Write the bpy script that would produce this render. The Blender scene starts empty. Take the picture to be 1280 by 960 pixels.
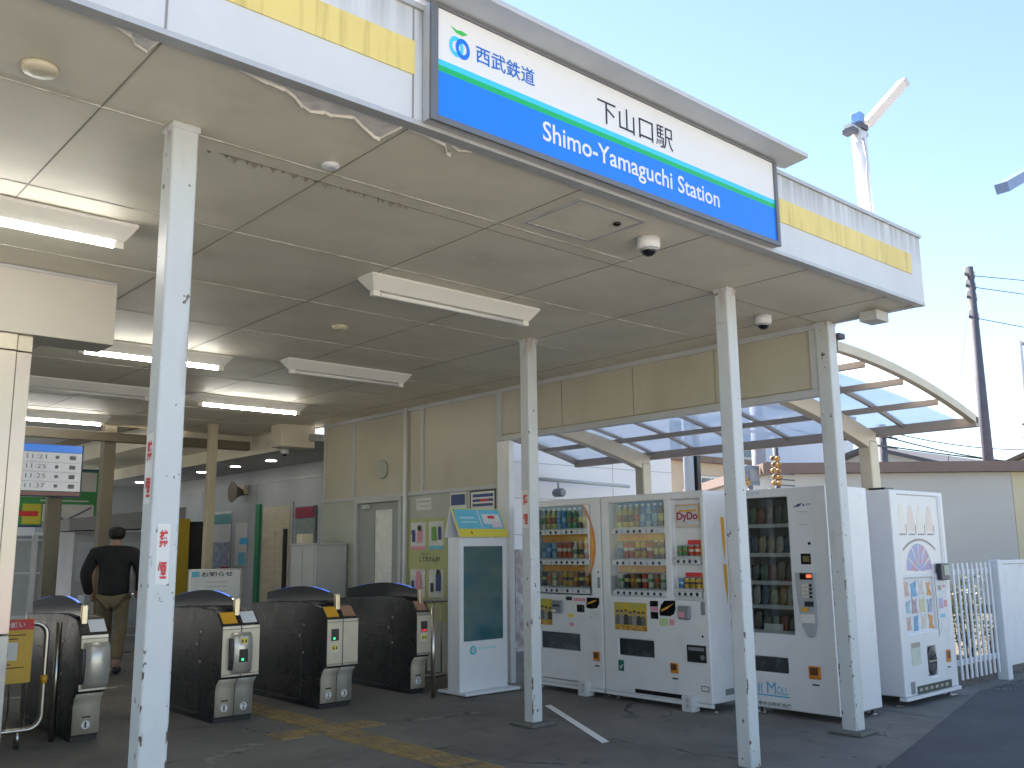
import bpy, bmesh, math, random
from mathutils import Vector, Matrix
R = math.radians
random.seed(7)
S = bpy.context.scene
COL = S.collection

# ---------------------------------------------------------------- camera, sky, sun, exposure
cd = bpy.data.cameras.new('camera')
cam = bpy.data.objects.new('camera', cd); COL.objects.link(cam)
S.camera = cam
cd.sensor_fit = 'HORIZONTAL'; cd.sensor_width = 36.0
cd.lens = 36.0 * 1160.02 / 1280.0
cd.clip_start = 0.05; cd.clip_end = 2000
YAW, PIT, ROL = R(41.664), R(10.103), R(-0.649)
fw = Vector((math.sin(YAW)*math.cos(PIT), math.cos(YAW)*math.cos(PIT), math.sin(PIT)))
rt = Vector((math.cos(YAW), -math.sin(YAW), 0)); up = rt.cross(fw)
r2 = rt*math.cos(ROL) + up*math.sin(ROL); u2 = -rt*math.sin(ROL) + up*math.cos(ROL)
m = Matrix.Identity(4)
for i in range(3):
    m[i][0] = r2[i]; m[i][1] = u2[i]; m[i][2] = -fw[i]
m[0][3], m[1][3], m[2][3] = 0.0, 0.0, 1.35
cam.matrix_world = m

SUN_AZ, SUN_EL = R(0.5), R(46.0)
wd = bpy.data.worlds.new('World'); S.world = wd; wd.use_nodes = True
nt = wd.node_tree; nt.nodes.clear()
sky = nt.nodes.new('ShaderNodeTexSky'); sky.sky_type = 'NISHITA'; sky.sun_disc = False
sky.sun_elevation = SUN_EL; sky.sun_rotation = SUN_AZ; sky.air_density = 1.0; sky.dust_density = 0.0; sky.ozone_density = 2.5
bg = nt.nodes.new('ShaderNodeBackground'); bg.inputs['Strength'].default_value = 0.078
wo = nt.nodes.new('ShaderNodeOutputWorld')
hs = nt.nodes.new('ShaderNodeHueSaturation'); hs.inputs['Saturation'].default_value = 0.9
nt.links.new(sky.outputs[0], hs.inputs['Color']); nt.links.new(hs.outputs[0], bg.inputs[0]); nt.links.new(bg.outputs[0], wo.inputs[0])
ld = bpy.data.lights.new('sun', 'SUN'); ld.energy = 5.0; ld.angle = R(0.5); ld.color = (1.0, 0.93, 0.84)
sun = bpy.data.objects.new('sun', ld); COL.objects.link(sun)
sdir = Vector((math.sin(SUN_AZ)*math.cos(SUN_EL), math.cos(SUN_AZ)*math.cos(SUN_EL), math.sin(SUN_EL)))
sun.rotation_euler = sdir.to_track_quat('Z', 'Y').to_euler()
sun.location = (0, 0, 20)
vs = S.view_settings
vs.view_transform = 'Standard'; vs.look = 'None'; vs.exposure = 2.08; vs.gamma = 1.0; vs.use_curve_mapping = False
S.render.engine = 'CYCLES'
S.cycles.max_bounces = 8; S.cycles.diffuse_bounces = 5; S.cycles.glossy_bounces = 4
S.cycles.transparent_max_bounces = 12; S.cycles.transmission_bounces = 4
S.cycles.caustics_reflective = False; S.cycles.caustics_refractive = False
S.cycles.use_denoising = True
S.cycles.sample_clamp_indirect = 6.0

# ---------------------------------------------------------------- materials
MATS = {}
def mat(name, c, rough=0.5, metal=0.0, var=0.0, vscale=3.0, bump=0.0, bscale=60.0, c2=None, thr=None, emit=0.0, spec=0.5, stretch=None, detail=4.0):
    """procedural Principled: base colour broken up by object-space noise (c -> c2), roughness breakup, fine bump"""
    if name in MATS: return MATS[name]
    M = bpy.data.materials.new(name); M.use_nodes = True; MATS[name] = M
    n = M.node_tree.nodes; l = M.node_tree.links
    b = n['Principled BSDF']
    b.inputs['Base Color'].default_value = (*c, 1); b.inputs['Roughness'].default_value = rough
    b.inputs['Metallic'].default_value = metal
    b.inputs['Specular IOR Level'].default_value = spec
    if emit:
        b.inputs['Emission Color'].default_value = (*c, 1); b.inputs['Emission Strength'].default_value = emit
    tc = n.new('ShaderNodeTexCoord'); src = tc.outputs['Object']
    if stretch:
        mp = n.new('ShaderNodeMapping'); mp.inputs['Scale'].default_value = stretch
        l.new(src, mp.inputs[0]); src2 = mp.outputs[0]
    else: src2 = src
    if var or c2:
        tx = n.new('ShaderNodeTexNoise'); tx.inputs['Scale'].default_value = vscale; tx.inputs['Detail'].default_value = detail
        tx.inputs['Roughness'].default_value = 0.62
        l.new(src2, tx.inputs['Vector'])
        rp = n.new('ShaderNodeValToRGB')
        lo, hi = thr if thr else (0.32, 0.68)
        rp.color_ramp.elements[0].position = lo; rp.color_ramp.elements[1].position = hi
        k = c2 if c2 else tuple(x*(1-var) for x in c)
        rp.color_ramp.elements[0].color = (*c, 1); rp.color_ramp.elements[1].color = (*k, 1)
        l.new(tx.outputs['Fac'], rp.inputs[0]); l.new(rp.outputs[0], b.inputs['Base Color'])
        if not emit and rough > 0.15:
            mr = n.new('ShaderNodeMapRange'); mr.inputs['To Min'].default_value = max(0.05, rough-0.1); mr.inputs['To Max'].default_value = min(1, rough+0.12)
            l.new(tx.outputs['Fac'], mr.inputs[0]); l.new(mr.outputs[0], b.inputs['Roughness'])
    if bump:
        t2 = n.new('ShaderNodeTexNoise'); t2.inputs['Scale'].default_value = bscale; t2.inputs['Detail'].default_value = 3
        l.new(src, t2.inputs['Vector'])
        bp = n.new('ShaderNodeBump'); bp.inputs['Strength'].default_value = bump; bp.inputs['Distance'].default_value = 0.01
        l.new(t2.outputs['Fac'], bp.inputs['Height']); l.new(bp.outputs[0], b.inputs['Normal'])
    return M

def noise_layer(M, c, scale, lo, hi, stretch=(1,1,1), amount=1.0, detail=5.0, zfade=None, edge=None, world=False):
    """put another layer of colour (dirt, chips, streaks) over whatever drives Base Color"""
    n = M.node_tree.nodes; l = M.node_tree.links; b = n['Principled BSDF']
    tc = n.new('ShaderNodeTexCoord'); mp = n.new('ShaderNodeMapping'); mp.inputs['Scale'].default_value = stretch
    mp.inputs['Location'].default_value = (random.random()*9, random.random()*9, random.random()*9)
    l.new(n.new('ShaderNodeNewGeometry').outputs['Position'] if world else tc.outputs['Object'], mp.inputs[0])
    tx = n.new('ShaderNodeTexNoise'); tx.inputs['Scale'].default_value = scale; tx.inputs['Detail'].default_value = detail
    l.new(mp.outputs[0], tx.inputs['Vector'])
    mr = n.new('ShaderNodeMapRange'); mr.inputs['From Min'].default_value = lo; mr.inputs['From Max'].default_value = hi; mr.inputs['To Max'].default_value = amount
    l.new(tx.outputs['Fac'], mr.inputs[0]); fac = mr.outputs[0]
    if zfade:
        sp = n.new('ShaderNodeSeparateXYZ'); l.new(tc.outputs['Object'], sp.inputs[0])
        m2 = n.new('ShaderNodeMapRange'); m2.inputs['From Min'].default_value = zfade[0]; m2.inputs['From Max'].default_value = zfade[1]
        l.new(sp.outputs['Z'], m2.inputs[0])
        mu = n.new('ShaderNodeMath'); mu.operation = 'MULTIPLY'; l.new(fac, mu.inputs[0]); l.new(m2.outputs[0], mu.inputs[1]); fac = mu.outputs[0]
    if edge:
        sp = n.new('ShaderNodeSeparateXYZ'); l.new(tc.outputs['Object'], sp.inputs[0])
        ax = n.new('ShaderNodeMath'); ax.operation = 'ABSOLUTE'; ay = n.new('ShaderNodeMath'); ay.operation = 'ABSOLUTE'
        l.new(sp.outputs['X'], ax.inputs[0]); l.new(sp.outputs['Y'], ay.inputs[0])
        mn = n.new('ShaderNodeMath'); mn.operation = 'MINIMUM'; l.new(ax.outputs[0], mn.inputs[0]); l.new(ay.outputs[0], mn.inputs[1])
        m3 = n.new('ShaderNodeMapRange'); m3.inputs['From Min'].default_value = edge[0]; m3.inputs['From Max'].default_value = edge[1]
        l.new(mn.outputs[0], m3.inputs[0])
        mu = n.new('ShaderNodeMath'); mu.operation = 'MULTIPLY'; l.new(fac, mu.inputs[0]); l.new(m3.outputs[0], mu.inputs[1]); fac = mu.outputs[0]
    mx = n.new('ShaderNodeMix'); mx.data_type = 'RGBA'
    l.new(fac, mx.inputs[0])
    if b.inputs['Base Color'].is_linked: l.new(b.inputs['Base Color'].links[0].from_socket, mx.inputs[6])
    else: mx.inputs[6].default_value = b.inputs['Base Color'].default_value
    mx.inputs[7].default_value = (*c, 1)
    l.new(mx.outputs[2], b.inputs['Base Color'])
    return M

def glassmat(name, tint, refl=0.12, rough=0.03, clear=0.85):
    if name in MATS: return MATS[name]
    M = bpy.data.materials.new(name); M.use_nodes = True; MATS[name] = M
    n = M.node_tree.nodes; l = M.node_tree.links; n.clear()
    o = n.new('ShaderNodeOutputMaterial'); mx = n.new('ShaderNodeMixShader'); tr = n.new('ShaderNodeBsdfTransparent'); gl = n.new('ShaderNodeBsdfGlossy')
    tr.inputs[0].default_value = (*tint, 1); gl.inputs['Roughness'].default_value = rough
    fr = n.new('ShaderNodeLayerWeight'); fr.inputs[0].default_value = 0.5
    pw = n.new('ShaderNodeMath'); pw.operation = 'POWER'; pw.inputs[1].default_value = 4.0
    ad = n.new('ShaderNodeMath'); ad.operation = 'ADD'; ad.inputs[1].default_value = refl
    l.new(fr.outputs['Facing'], pw.inputs[0]); l.new(pw.outputs[0], ad.inputs[0]); l.new(ad.outputs[0], mx.inputs[0])
    l.new(tr.outputs[0], mx.inputs[1]); l.new(gl.outputs[0], mx.inputs[2]); l.new(mx.outputs[0], o.inputs[0])
    return M

# ---------------------------------------------------------------- mesh building
def wloc(o):
    p = Vector((0, 0, 0))
    while o is not None:
        p += o.location; o = o.parent
    return p

class MB:
    def __init__(s): s.v = []; s.f = []; s.sm = []; s.mi = []; s.cur = 0
    def q(s, pts, smooth=False):
        i = len(s.v); s.v += [Vector(p) for p in pts]; s.f.append(tuple(range(i, i+len(pts)))); s.sm.append(smooth); s.mi.append(s.cur); return s
    def box(s, x0, x1, y0, y1, z0, z1):
        if x0 > x1: x0, x1 = x1, x0
        if y0 > y1: y0, y1 = y1, y0
        if z0 > z1: z0, z1 = z1, z0
        i = len(s.v)
        s.v += [Vector((x, y, z)) for z in (z0, z1) for y in (y0, y1) for x in (x0, x1)]
        for f in ((0,2,3,1),(4,5,7,6),(0,1,5,4),(2,6,7,3),(0,4,6,2),(1,3,7,5)):
            s.f.append(tuple(i+k for k in f)); s.sm.append(False); s.mi.append(s.cur)
        return s
    def prism(s, poly, axis, a, b, smooth=False):
        """poly: 2-D outline; axis 'x': (y,z), 'y': (x,z), 'z': (x,y)"""
        def P(p, t): return Vector({'x': (t, p[0], p[1]), 'y': (p[0], t, p[1]), 'z': (p[0], p[1], t)}[axis])
        n = len(poly); i = len(s.v)
        s.v += [P(p, a) for p in poly] + [P(p, b) for p in poly]
        s.f.append(tuple(range(i, i+n))[::-1]); s.f.append(tuple(range(i+n, i+2*n))); s.sm += [False, False]; s.mi += [s.cur]*2
        for k in range(n):
            k2 = (k+1) % n
            s.f.append((i+k, i+k2, i+n+k2, i+n+k)); s.sm.append(smooth); s.mi.append(s.cur)
        return s
    def tube(s, path, r, n=10, caps=True):
        path = [Vector(p) for p in path]; i0 = len(s.v)
        rr = r if isinstance(r, (list, tuple)) else [r]*len(path)
        for k, p in enumerate(path):
            t = (path[min(k+1, len(path)-1)] - path[max(k-1, 0)]).normalized()
            a = t.orthogonal().normalized() if k == 0 else (a - t*a.dot(t)).normalized()
            b = t.cross(a)
            for j in range(n):
                w = 2*math.pi*j/n; s.v.append(p + (a*math.cos(w) + b*math.sin(w))*rr[k])
        for k in range(len(path)-1):
            for j in range(n):
                j2 = (j+1) % n
                s.f.append((i0+k*n+j, i0+k*n+j2, i0+(k+1)*n+j2, i0+(k+1)*n+j)); s.sm.append(True); s.mi.append(s.cur)
        if caps:
            s.f.append(tuple(i0+j for j in range(n))[::-1]); s.f.append(tuple(i0+(len(path)-1)*n+j for j in range(n))); s.sm += [False, False]; s.mi += [s.cur]*2
        return s
    def lathe(s, prof, c=(0,0,0), n=16, axis='z'):
        """prof: (r, h) pairs"""
        i0 = len(s.v); c = Vector(c)
        for r, h in prof:
            for j in range(n):
                w = 2*math.pi*j/n; a, b = r*math.cos(w), r*math.sin(w)
                s.v.append(c + Vector({'z': (a, b, h), 'y': (a, h, b), 'x': (h, a, b)}[axis]))
        for k in range(len(prof)-1):
            for j in range(n):
                j2 = (j+1) % n
                s.f.append((i0+k*n+j, i0+k*n+j2, i0+(k+1)*n+j2, i0+(k+1)*n+j)); s.sm.append(True); s.mi.append(s.cur)
        s.f.append(tuple(i0+j for j in range(n))[::-1]); s.f.append(tuple(i0+(len(prof)-1)*n+j for j in range(n))); s.sm += [False, False]; s.mi += [s.cur]*2
        return s
    def mesh(s, name, mats, off=Vector((0,0,0))):
        me = bpy.data.meshes.new(name)
        me.from_pydata([tuple(v-off) for v in s.v], [], s.f)
        for mm in (mats if isinstance(mats, (list, tuple)) else [mats]): me.materials.append(mm)
        me.polygons.foreach_set('use_smooth', s.sm); me.polygons.foreach_set('material_index', s.mi)
        me.update()
        bm = bmesh.new(); bm.from_mesh(me); bmesh.ops.recalc_face_normals(bm, faces=bm.faces); bm.to_mesh(me); bm.free()
        return me
    def build(s, name, mats, parent=None, bevel=0, world=True, loc=None, seg=2):
        off = Vector((0,0,0))
        if parent is not None and world: off = wloc(parent)
        if parent is None and loc is not None: off = Vector(loc)
        o = bpy.data.objects.new(name, s.mesh(name, mats, off)); COL.objects.link(o)
        o.parent = parent
        if parent is None and loc is not None: o.location = loc
        if bevel:
            md = o.modifiers.new('bevel', 'BEVEL'); md.width = bevel; md.segments = seg; md.limit_method = 'ANGLE'; md.angle_limit = R(40); md.harden_normals = False
        return o

def tag(o, label, cat, group=None):
    o['label'] = label; o['category'] = cat
    if group: o['group'] = group
    return o
def thing(name, label, cat, loc, group=None, rz=0.0):
    o = bpy.data.objects.new(name, None); COL.objects.link(o); o.empty_display_size = 0.1
    o.location = loc; o.rotation_euler = (0, 0, rz)
    return tag(o, label, cat, group)
def struct(o, kind='structure'): o['kind'] = kind; return o
def copy_tree(o, parent=None):
    c = o.copy(); COL.objects.link(c)
    if parent is not None: c.parent = parent
    for ch in list(o.children): copy_tree(ch, c)
    return c

def text(s, name, parent, origin, u, v, w, h, mt, world=True, bold=0.0, depth=0.0015, loc=None):
    """lettering as mesh: lower-left corner origin, reading direction u, up v, fitted into w x h"""
    cu = bpy.data.curves.new(name, 'FONT'); cu.body = s; cu.size = 1.0; cu.resolution_u = 3
    cu.offset = bold; cu.space_line = 1.0
    tmp = bpy.data.objects.new('tmp_text', cu); COL.objects.link(tmp)
    dg = bpy.context.evaluated_depsgraph_get()
    me0 = tmp.evaluated_get(dg).to_mesh()
    vs_ = [x.co.copy() for x in me0.vertices]; fs = [tuple(p.vertices) for p in me0.polygons]
    tmp.evaluated_get(dg).to_mesh_clear(); bpy.data.objects.remove(tmp); bpy.data.curves.remove(cu)
    if not vs_: return None
    x0 = min(p.x for p in vs_); x1 = max(p.x for p in vs_); y0 = min(p.y for p in vs_); y1 = max(p.y for p in vs_)
    u = Vector(u).normalized(); v = Vector(v).normalized(); nn = u.cross(v)
    o0 = Vector(origin)
    b = MB()
    b.v = [o0 + u*((p.x-x0)/(x1-x0)*w) + v*((p.y-y0)/max(1e-6, y1-y0)*h) + nn*depth for p in vs_]
    b.f = fs; b.sm = [False]*len(fs); b.mi = [0]*len(fs)
    off = Vector((0,0,0))
    if parent is not None and world: off = wloc(parent)
    if parent is None and loc is not None: off = Vector(loc)
    me = bpy.data.meshes.new(name); me.from_pydata([tuple(p-off) for p in b.v], [], b.f); me.materials.append(mt); me.update()
    o = bpy.data.objects.new(name, me); COL.objects.link(o); o.parent = parent
    if parent is None and loc is not None: o.location = loc
    return o

# ---------------------------------------------------------------- palette
soffit_m = mat('soffit board', (0.80, 0.745, 0.61), 0.55, var=0.14, vscale=1.3, bump=0.04, bscale=9)
noise_layer(soffit_m, (0.60, 0.545, 0.43), 0.9, 0.50, 0.80, (1, 2.2, 1), 0.6)
noise_layer(soffit_m, (0.52, 0.44, 0.31), 2.2, 0.60, 0.78, (1.0, 1.0, 1), 0.45)
noise_layer(soffit_m, (0.84, 0.80, 0.70), 4.0, 0.60, 0.75, (1, 1, 1), 0.35)
white_m = mat('white painted metal', (0.74, 0.75, 0.76), 0.38, var=0.06, vscale=4)
fascia_m = mat('weathered fascia sheet', (0.58, 0.595, 0.615), 0.5, var=0.08, vscale=2.0)
noise_layer(fascia_m, (0.22, 0.21, 0.20), 2.2, 0.36, 0.62, (9, 9, 0.5), 0.62, zfade=(0.27, 0.50))
yellow_m = mat('faded yellow paint', (0.72, 0.57, 0.19), 0.5, var=0.12, vscale=2.0)
noise_layer(yellow_m, (0.40, 0.30, 0.08), 3.0, 0.50, 0.75, (8, 8, 0.5), 0.7)
post_m = mat('pale blue grey post paint', (0.55, 0.57, 0.57), 0.42, var=0.07, vscale=5, bump=0.03, bscale=25)
noise_layer(post_m, (0.085, 0.05, 0.032), 30, 0.595, 0.61, (1, 1, 0.6), 1.0, 3.0, zfade=(1.6, 0.9), edge=(0.040, 0.046), world=True)
noise_layer(post_m, (0.12, 0.075, 0.05), 26, 0.69, 0.71, (1, 1, 0.7), 1.0, 3.0, world=True)
noise_layer(post_m, (0.24, 0.20, 0.16), 9, 0.45, 0.75, (1, 1, 1), 0.4, 4.0, zfade=(0.14, 0.0), world=True)
noise_layer(post_m, (0.28, 0.17, 0.09), 14, 0.55, 0.70, (1, 1, .3), 0.7, 4.0, zfade=(2.86, 3.06), world=True)
noise_layer(post_m, (0.30, 0.24, 0.18), 4, 0.60, 0.78, (3, 3, 0.5), 0.45, world=True)
trim_m = mat('grey aluminium trim', (0.50, 0.50, 0.50), 0.4, 0.3, var=0.15, vscale=6)
frame_m = mat('light grey frame steel', (0.50, 0.51, 0.51), 0.45, var=0.1, vscale=5)
cream_m = mat('cream wall panel', (0.50, 0.47, 0.37), 0.5, var=0.10, vscale=1.0, bump=0.02, bscale=14)
noise_layer(cream_m, (0.36, 0.31, 0.21), 1.3, 0.52, 0.8, (2, 2, 0.7), 0.5)
wallgrey_m = mat('grey green wall panel', (0.42, 0.44, 0.38), 0.5, var=0.10, vscale=1.4)
dark_m = mat('black plastic', (0.018, 0.019, 0.021), 0.35, var=0.2, vscale=8)
gate_m = mat('dark gate panel', (0.030, 0.030, 0.031), 0.27, 0.0, var=0.35, vscale=3.0, bump=0.01, bscale=6)
noise_layer(gate_m, (0.075, 0.072, 0.066), 2.0, 0.45, 0.85, (1.0, 1.0, 2.5), 0.4, 2.0)
steel_m = mat('brushed stainless steel', (0.50, 0.465, 0.41), 0.30, 1.0, var=0.12, vscale=3.0, stretch=(8, 8, 0.6))
colm = mat('stainless with painted reflections', (0.50, 0.39, 0.36), 0.32, 0.75, c2=(0.48, 0.43, 0.33), thr=(0.35,0.65), vscale=1.2, stretch=(.6, .6, 1.3))  # pink and yellow reflections mixed into the steel colour
steel2_m = mat('beige gate plate', (0.62, 0.55, 0.43), 0.33, 0.25, var=0.14, vscale=4.0)
tile_m = mat('white lit tube', (1.0, 0.98, 0.92), 0.5, emit=10.0)
lens_m = mat('dark dome', (0.01, 0.01, 0.012), 0.06)
red_m = mat('red print', (0.62, 0.035, 0.04), 0.5, var=0.1)
black_m = mat('black print', (0.02, 0.02, 0.022), 0.5, var=0.1)
blueband_m = mat('sign blue', (0.012, 0.20, 0.90), 0.30, var=0.05)
green_m = mat('sign green', (0.01, 0.42, 0.12), 0.32, var=0.05)
cyan_m = mat('sign cyan', (0.05, 0.55, 0.90), 0.32, var=0.05)
signw_m = mat('sign white acrylic', (0.72, 0.705, 0.70), 0.30, var=0.04, vscale=1.5)
paper_m = mat('white paper', (0.72, 0.71, 0.68), 0.6, var=0.06)
vend_m = mat('vending machine enamel', (0.70, 0.70, 0.71), 0.30, var=0.05, vscale=2.5)
noise_layer(vend_m, (0.45, 0.43, 0.40), 3.0, 0.62, 0.85, (2, 2, 1), 0.35)
glass_m = glassmat('clear pane', (0.90, 0.93, 0.93), 0.02)
dglass_m = glassmat('dark pane', (0.78, 0.80, 0.79), 0.05)
poly_m = None

# ---------------------------------------------------------------- ground
asph = mat('worn asphalt floor', (0.195, 0.182, 0.163), 0.82, var=0.35, vscale=1.1, bump=0.35, bscale=140)
noise_layer(asph, (0.20, 0.192, 0.175), 0.7, 0.50, 0.72, (1, 1, 1), 0.6)
noise_layer(asph, (0.06, 0.057, 0.053), 2.3, 0.58, 0.72, (1, 1, 1), 0.6)
noise_layer(asph, (0.21, 0.205, 0.19), 1.7, 0.55, 0.62, (1, .6, 1), 0.4)
noise_layer(asph, (0.27, 0.26, 0.25), 220, 0.62, 0.75, (1, 1, 1), 0.45, 2.0)
noise_layer(asph, (0.05, 0.045, 0.04), 9, 0.70, 0.73, (1, 1, 1), 0.55, 2.0)
def cracks(M, scale, width, c):
    n = M.node_tree.nodes; l = M.node_tree.links; b = n['Principled BSDF']
    tc = n.new('ShaderNodeTexCoord'); nz = n.new('ShaderNodeTexNoise'); nz.inputs['Scale'].default_value = 3.0; nz.inputs['Detail'].default_value = 6
    l.new(tc.outputs['Object'], nz.inputs['Vector'])
    ma = n.new('ShaderNodeVectorMath'); ma.operation = 'MULTIPLY_ADD'; ma.inputs[1].default_value = (.35,.35,0)
    l.new(nz.outputs['Color'], ma.inputs[0]); l.new(tc.outputs['Object'], ma.inputs[2])
    vo = n.new('ShaderNodeTexVoronoi'); vo.feature = 'DISTANCE_TO_EDGE'; vo.inputs['Scale'].default_value = scale; l.new(ma.outputs[0], vo.inputs['Vector'])
    mr = n.new('ShaderNodeMapRange'); mr.inputs['From Min'].default_value = width; mr.inputs['From Max'].default_value = width*.4; l.new(vo.outputs['Distance'], mr.inputs[0])
    n2 = n.new('ShaderNodeTexNoise'); n2.inputs['Scale'].default_value = .9; l.new(tc.outputs['Object'], n2.inputs['Vector'])
    m2 = n.new('ShaderNodeMapRange'); m2.inputs['From Min'].default_value = .48; m2.inputs['From Max'].default_value = .58; m2.inputs['To Max'].default_value = .8; l.new(n2.outputs['Fac'], m2.inputs[0])
    mu = n.new('ShaderNodeMath'); mu.operation = 'MULTIPLY'; l.new(mr.outputs[0], mu.inputs[0]); l.new(m2.outputs[0], mu.inputs[1])
    mx = n.new('ShaderNodeMix'); mx.data_type = 'RGBA'; l.new(mu.outputs[0], mx.inputs[0]); l.new(b.inputs['Base Color'].links[0].from_socket, mx.inputs[6]); mx.inputs[7].default_value = (*c, 1)
    l.new(mx.outputs[2], b.inputs['Base Color'])
cracks(asph, .55, .006, (0.03,0.028,0.025))
far = mat('pale concrete ground', (0.30, 0.29, 0.27), 0.85, var=0.25, vscale=0.5, bump=0.2, bscale=40)
road_m = mat('newer asphalt road', (0.08, 0.081, 0.084), 0.85, var=0.25, vscale=2.0, bump=0.4, bscale=180)
noise_layer(road_m, (0.11, 0.11, 0.11), 240, 0.60, 0.75, (1, 1, 1), 0.5, 2.0)
kerbm = mat('worn concrete slab', (0.17, 0.165, 0.15), 0.85, var=0.3, vscale=2.0, bump=0.3, bscale=60)
struct(MB().q([(-900,-900,-0.008),(900,-900,-0.008),(900,900,-0.008),(-900,900,-0.008)]).build('ground', far))
struct(MB().q([(-6,-0.99,0),(7.62,-0.99,0),(7.62,13.2,0),(-6,13.2,0)]).build('floor', asph))
struct(MB().q([(5.2,2.88,0.004),(9.2,3.86,0.004),(40,4.6,0.004),(40,-6,0.004),(4.0,-6,0.004)]).build('road', road_m))
struct(MB().q([(7.62,3.46,0.002),(9.2,3.86,0.002),(12.5,3.95,0.002),(12.5,9.4,0.002),(7.62,9.4,0.002)]).build('pavement', kerbm))
bounce_m = mat('pale forecourt paving', (0.60, 0.56, 0.49), 0.8, var=0.15, vscale=0.8, bump=0.2, bscale=30)
struct(MB().q([(-40,-60,-.004),(30,-60,-.004),(30,-1.0,-.004),(-40,-1.0,-.004)]).build('bounce_ground', bounce_m))  # unseen pale ground added behind the camera to bounce light onto the soffit
soil = mat('brown soil strip', (0.08,0.065,0.045), .9, c2=(0.14,0.12,0.085), thr=(.4,.65), vscale=8, bump=.5, bscale=50)
struct(MB().q([(9.0,4.06,.005),(24,4.06,.005),(24,9.55,.005),(9.0,9.55,.005)]).build('soil', soil))
tact = mat('faded tactile paving', (0.33, 0.23, 0.09), 0.75, c2=(0.15, 0.135, 0.11), thr=(0.45, 0.72), vscale=5)
tp = MB()
def studs(x0, x1, y0, y1, along):
    tp.box(x0, x1, y0, y1, 0.001, 0.006)
    if along == 'dot':
        nx = int((x1-x0)/0.06); ny = int((y1-y0)/0.06)
        for i in range(nx):
            for j in range(ny):
                cx = x0+0.03+i*0.06; cy = y0+0.03+j*0.06
                tp.box(cx-0.011, cx+0.011, cy-0.011, cy+0.011, 0.006, 0.011)
    elif along == 'y':
        for i in range(4):
            cx = x0+(i+0.5)*(x1-x0)/4
            tp.box(cx-0.017, cx+0.017, y0+0.02, y1-0.02, 0.006, 0.011)
    else:
        for i in range(4):
            cy = y0+(i+0.5)*(y1-y0)/4
            tp.box(x0+0.02, x1-0.02, cy-0.017, cy+0.017, 0.006, 0.011)
for k in range(9): studs(3.80, 4.08, 6.72+k*0.30, 7.0+k*0.30, 'y')
studs(3.80, 4.08, 6.42, 6.70, 'dot'); studs(3.44, 3.78, 6.42, 6.70, 'dot'); studs(4.10, 4.34, 6.42, 6.70, 'dot')
for k in range(12): studs(3.76, 4.04, 6.10-k*0.30, 6.38-k*0.30, 'y')
struct(tp.build('tactile_paving', tact))
patch = mat('worn paint and reflected light', (0.26, 0.25, 0.22), 0.8, c2=(0.09, 0.085, 0.08), thr=(0.40, 0.62), vscale=7)
tag(MB().q([(4.52,6.36,0.003),(5.22,6.28,0.003),(5.2,6.38,0.003),(4.54,6.48,0.003)]).build('floor_streak', patch, loc=(4.9,6.4,0)), 'pale painted band of reflected light on the floor in front of the signage kiosk', 'floor marking')  # reflected light on the floor, put in as a pale band
tag(MB().q([(2.75,6.05,0.003),(3.3,6.40,0.003),(3.25,6.52,0.003),(2.7,6.2,0.003)]).build('floor_streak', patch, loc=(3,6.3,0)), 'faint pale paint smear on the floor before the double gate marked 1 and 2', 'floor marking')
sun_streak = mat('painted sun streak', (0.90, 0.90, 0.88), 0.6, var=0.05)
tag(MB().q([(5.82,6.16,0.004),(5.89,6.155,0.004),(5.085,4.72,0.004),(5.01,4.72,0.004)]).build('floor_streak', sun_streak, loc=(5.45,5.4,0)), 'crisp sunlight streak painted white on the floor between the post and the drink machines', 'floor marking')  # streak of sunlight drawn as a flat white strip

# ---------------------------------------------------------------- station canopy
can = thing('station_canopy', 'flat station canopy with white fascia, yellow stripe and peeling soffit', 'canopy', (2.0, 2.9, 3.08))
MB().box(-6, 6.60, 2.93, 13.1, 3.08, 3.11).build('soffit', soffit_m, can)
b = MB()
b.box(-6, 6.62, 2.90, 2.925, 3.085, 3.575)                       # front face
b.box(6.595, 6.62, 2.927, 13.1, 3.085, 3.575)
b.box(-6, 6.59, 2.93, 13.1, 3.115, 3.55)
b.build('fascia', fascia_m, can)
MB().box(-6, 2.06, 2.894, 2.899, 3.275, 3.425).build('fascia_stripe', yellow_m, can)
MB().box(4.72, 6.45, 2.894, 2.899, 3.27, 3.42).build('fascia_stripe', yellow_m, can)
b = MB(); b.box(-6, 6.625, 2.885, 2.96, 3.576, 3.60); b.box(6.56, 6.626, 2.962, 13.1, 3.576, 3.60)
b.build('coping', trim_m, can)
b = MB(); b.box(-6, 6.622, 2.897, 2.955, 3.062, 3.083); b.box(6.588, 6.622, 2.957, 13.1, 3.064, 3.083)
b.build('edge_trim', trim_m, can)
for x in (-1.0, 1.04, 2.055): MB().box(x-0.004, x+0.004, 2.8975, 2.8995, 3.085, 3.575).build('fascia_joint', mat('dark joint line', (0.25,0.25,0.26), 0.6, var=0.1), can)  # thin grey seams between fascia sheets
jd = mat('open joint dark', (0.33, 0.30, 0.24), 0.8, var=0.3); jw = mat('white joint strip', (0.62, 0.60, 0.55), 0.5, c2=(0.40,0.37,0.30), thr=(0.45,0.6), vscale=4)
b = MB()
for k in range(-5, 6):
    x = 1.06+1.03*k; b.box(x-0.0028, x+0.0028, 2.96, 13.0, 3.0775, 3.0803)
for y in (3.71,): b.box(1.6, 6.5, y-0.004, y+0.004, 3.0776, 3.0804)
b.build('panel_joint', jd, can)
b = MB()
for y in (3.60, 4.63, 5.66, 6.71, 7.74, 8.77, 9.8, 10.8, 11.8): b.box(-6, 6.45 if y > 4 else 4.2, y-0.004, y+0.004, 3.0765, 3.0806)
b.build('joint_strip', jw, can)
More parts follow.
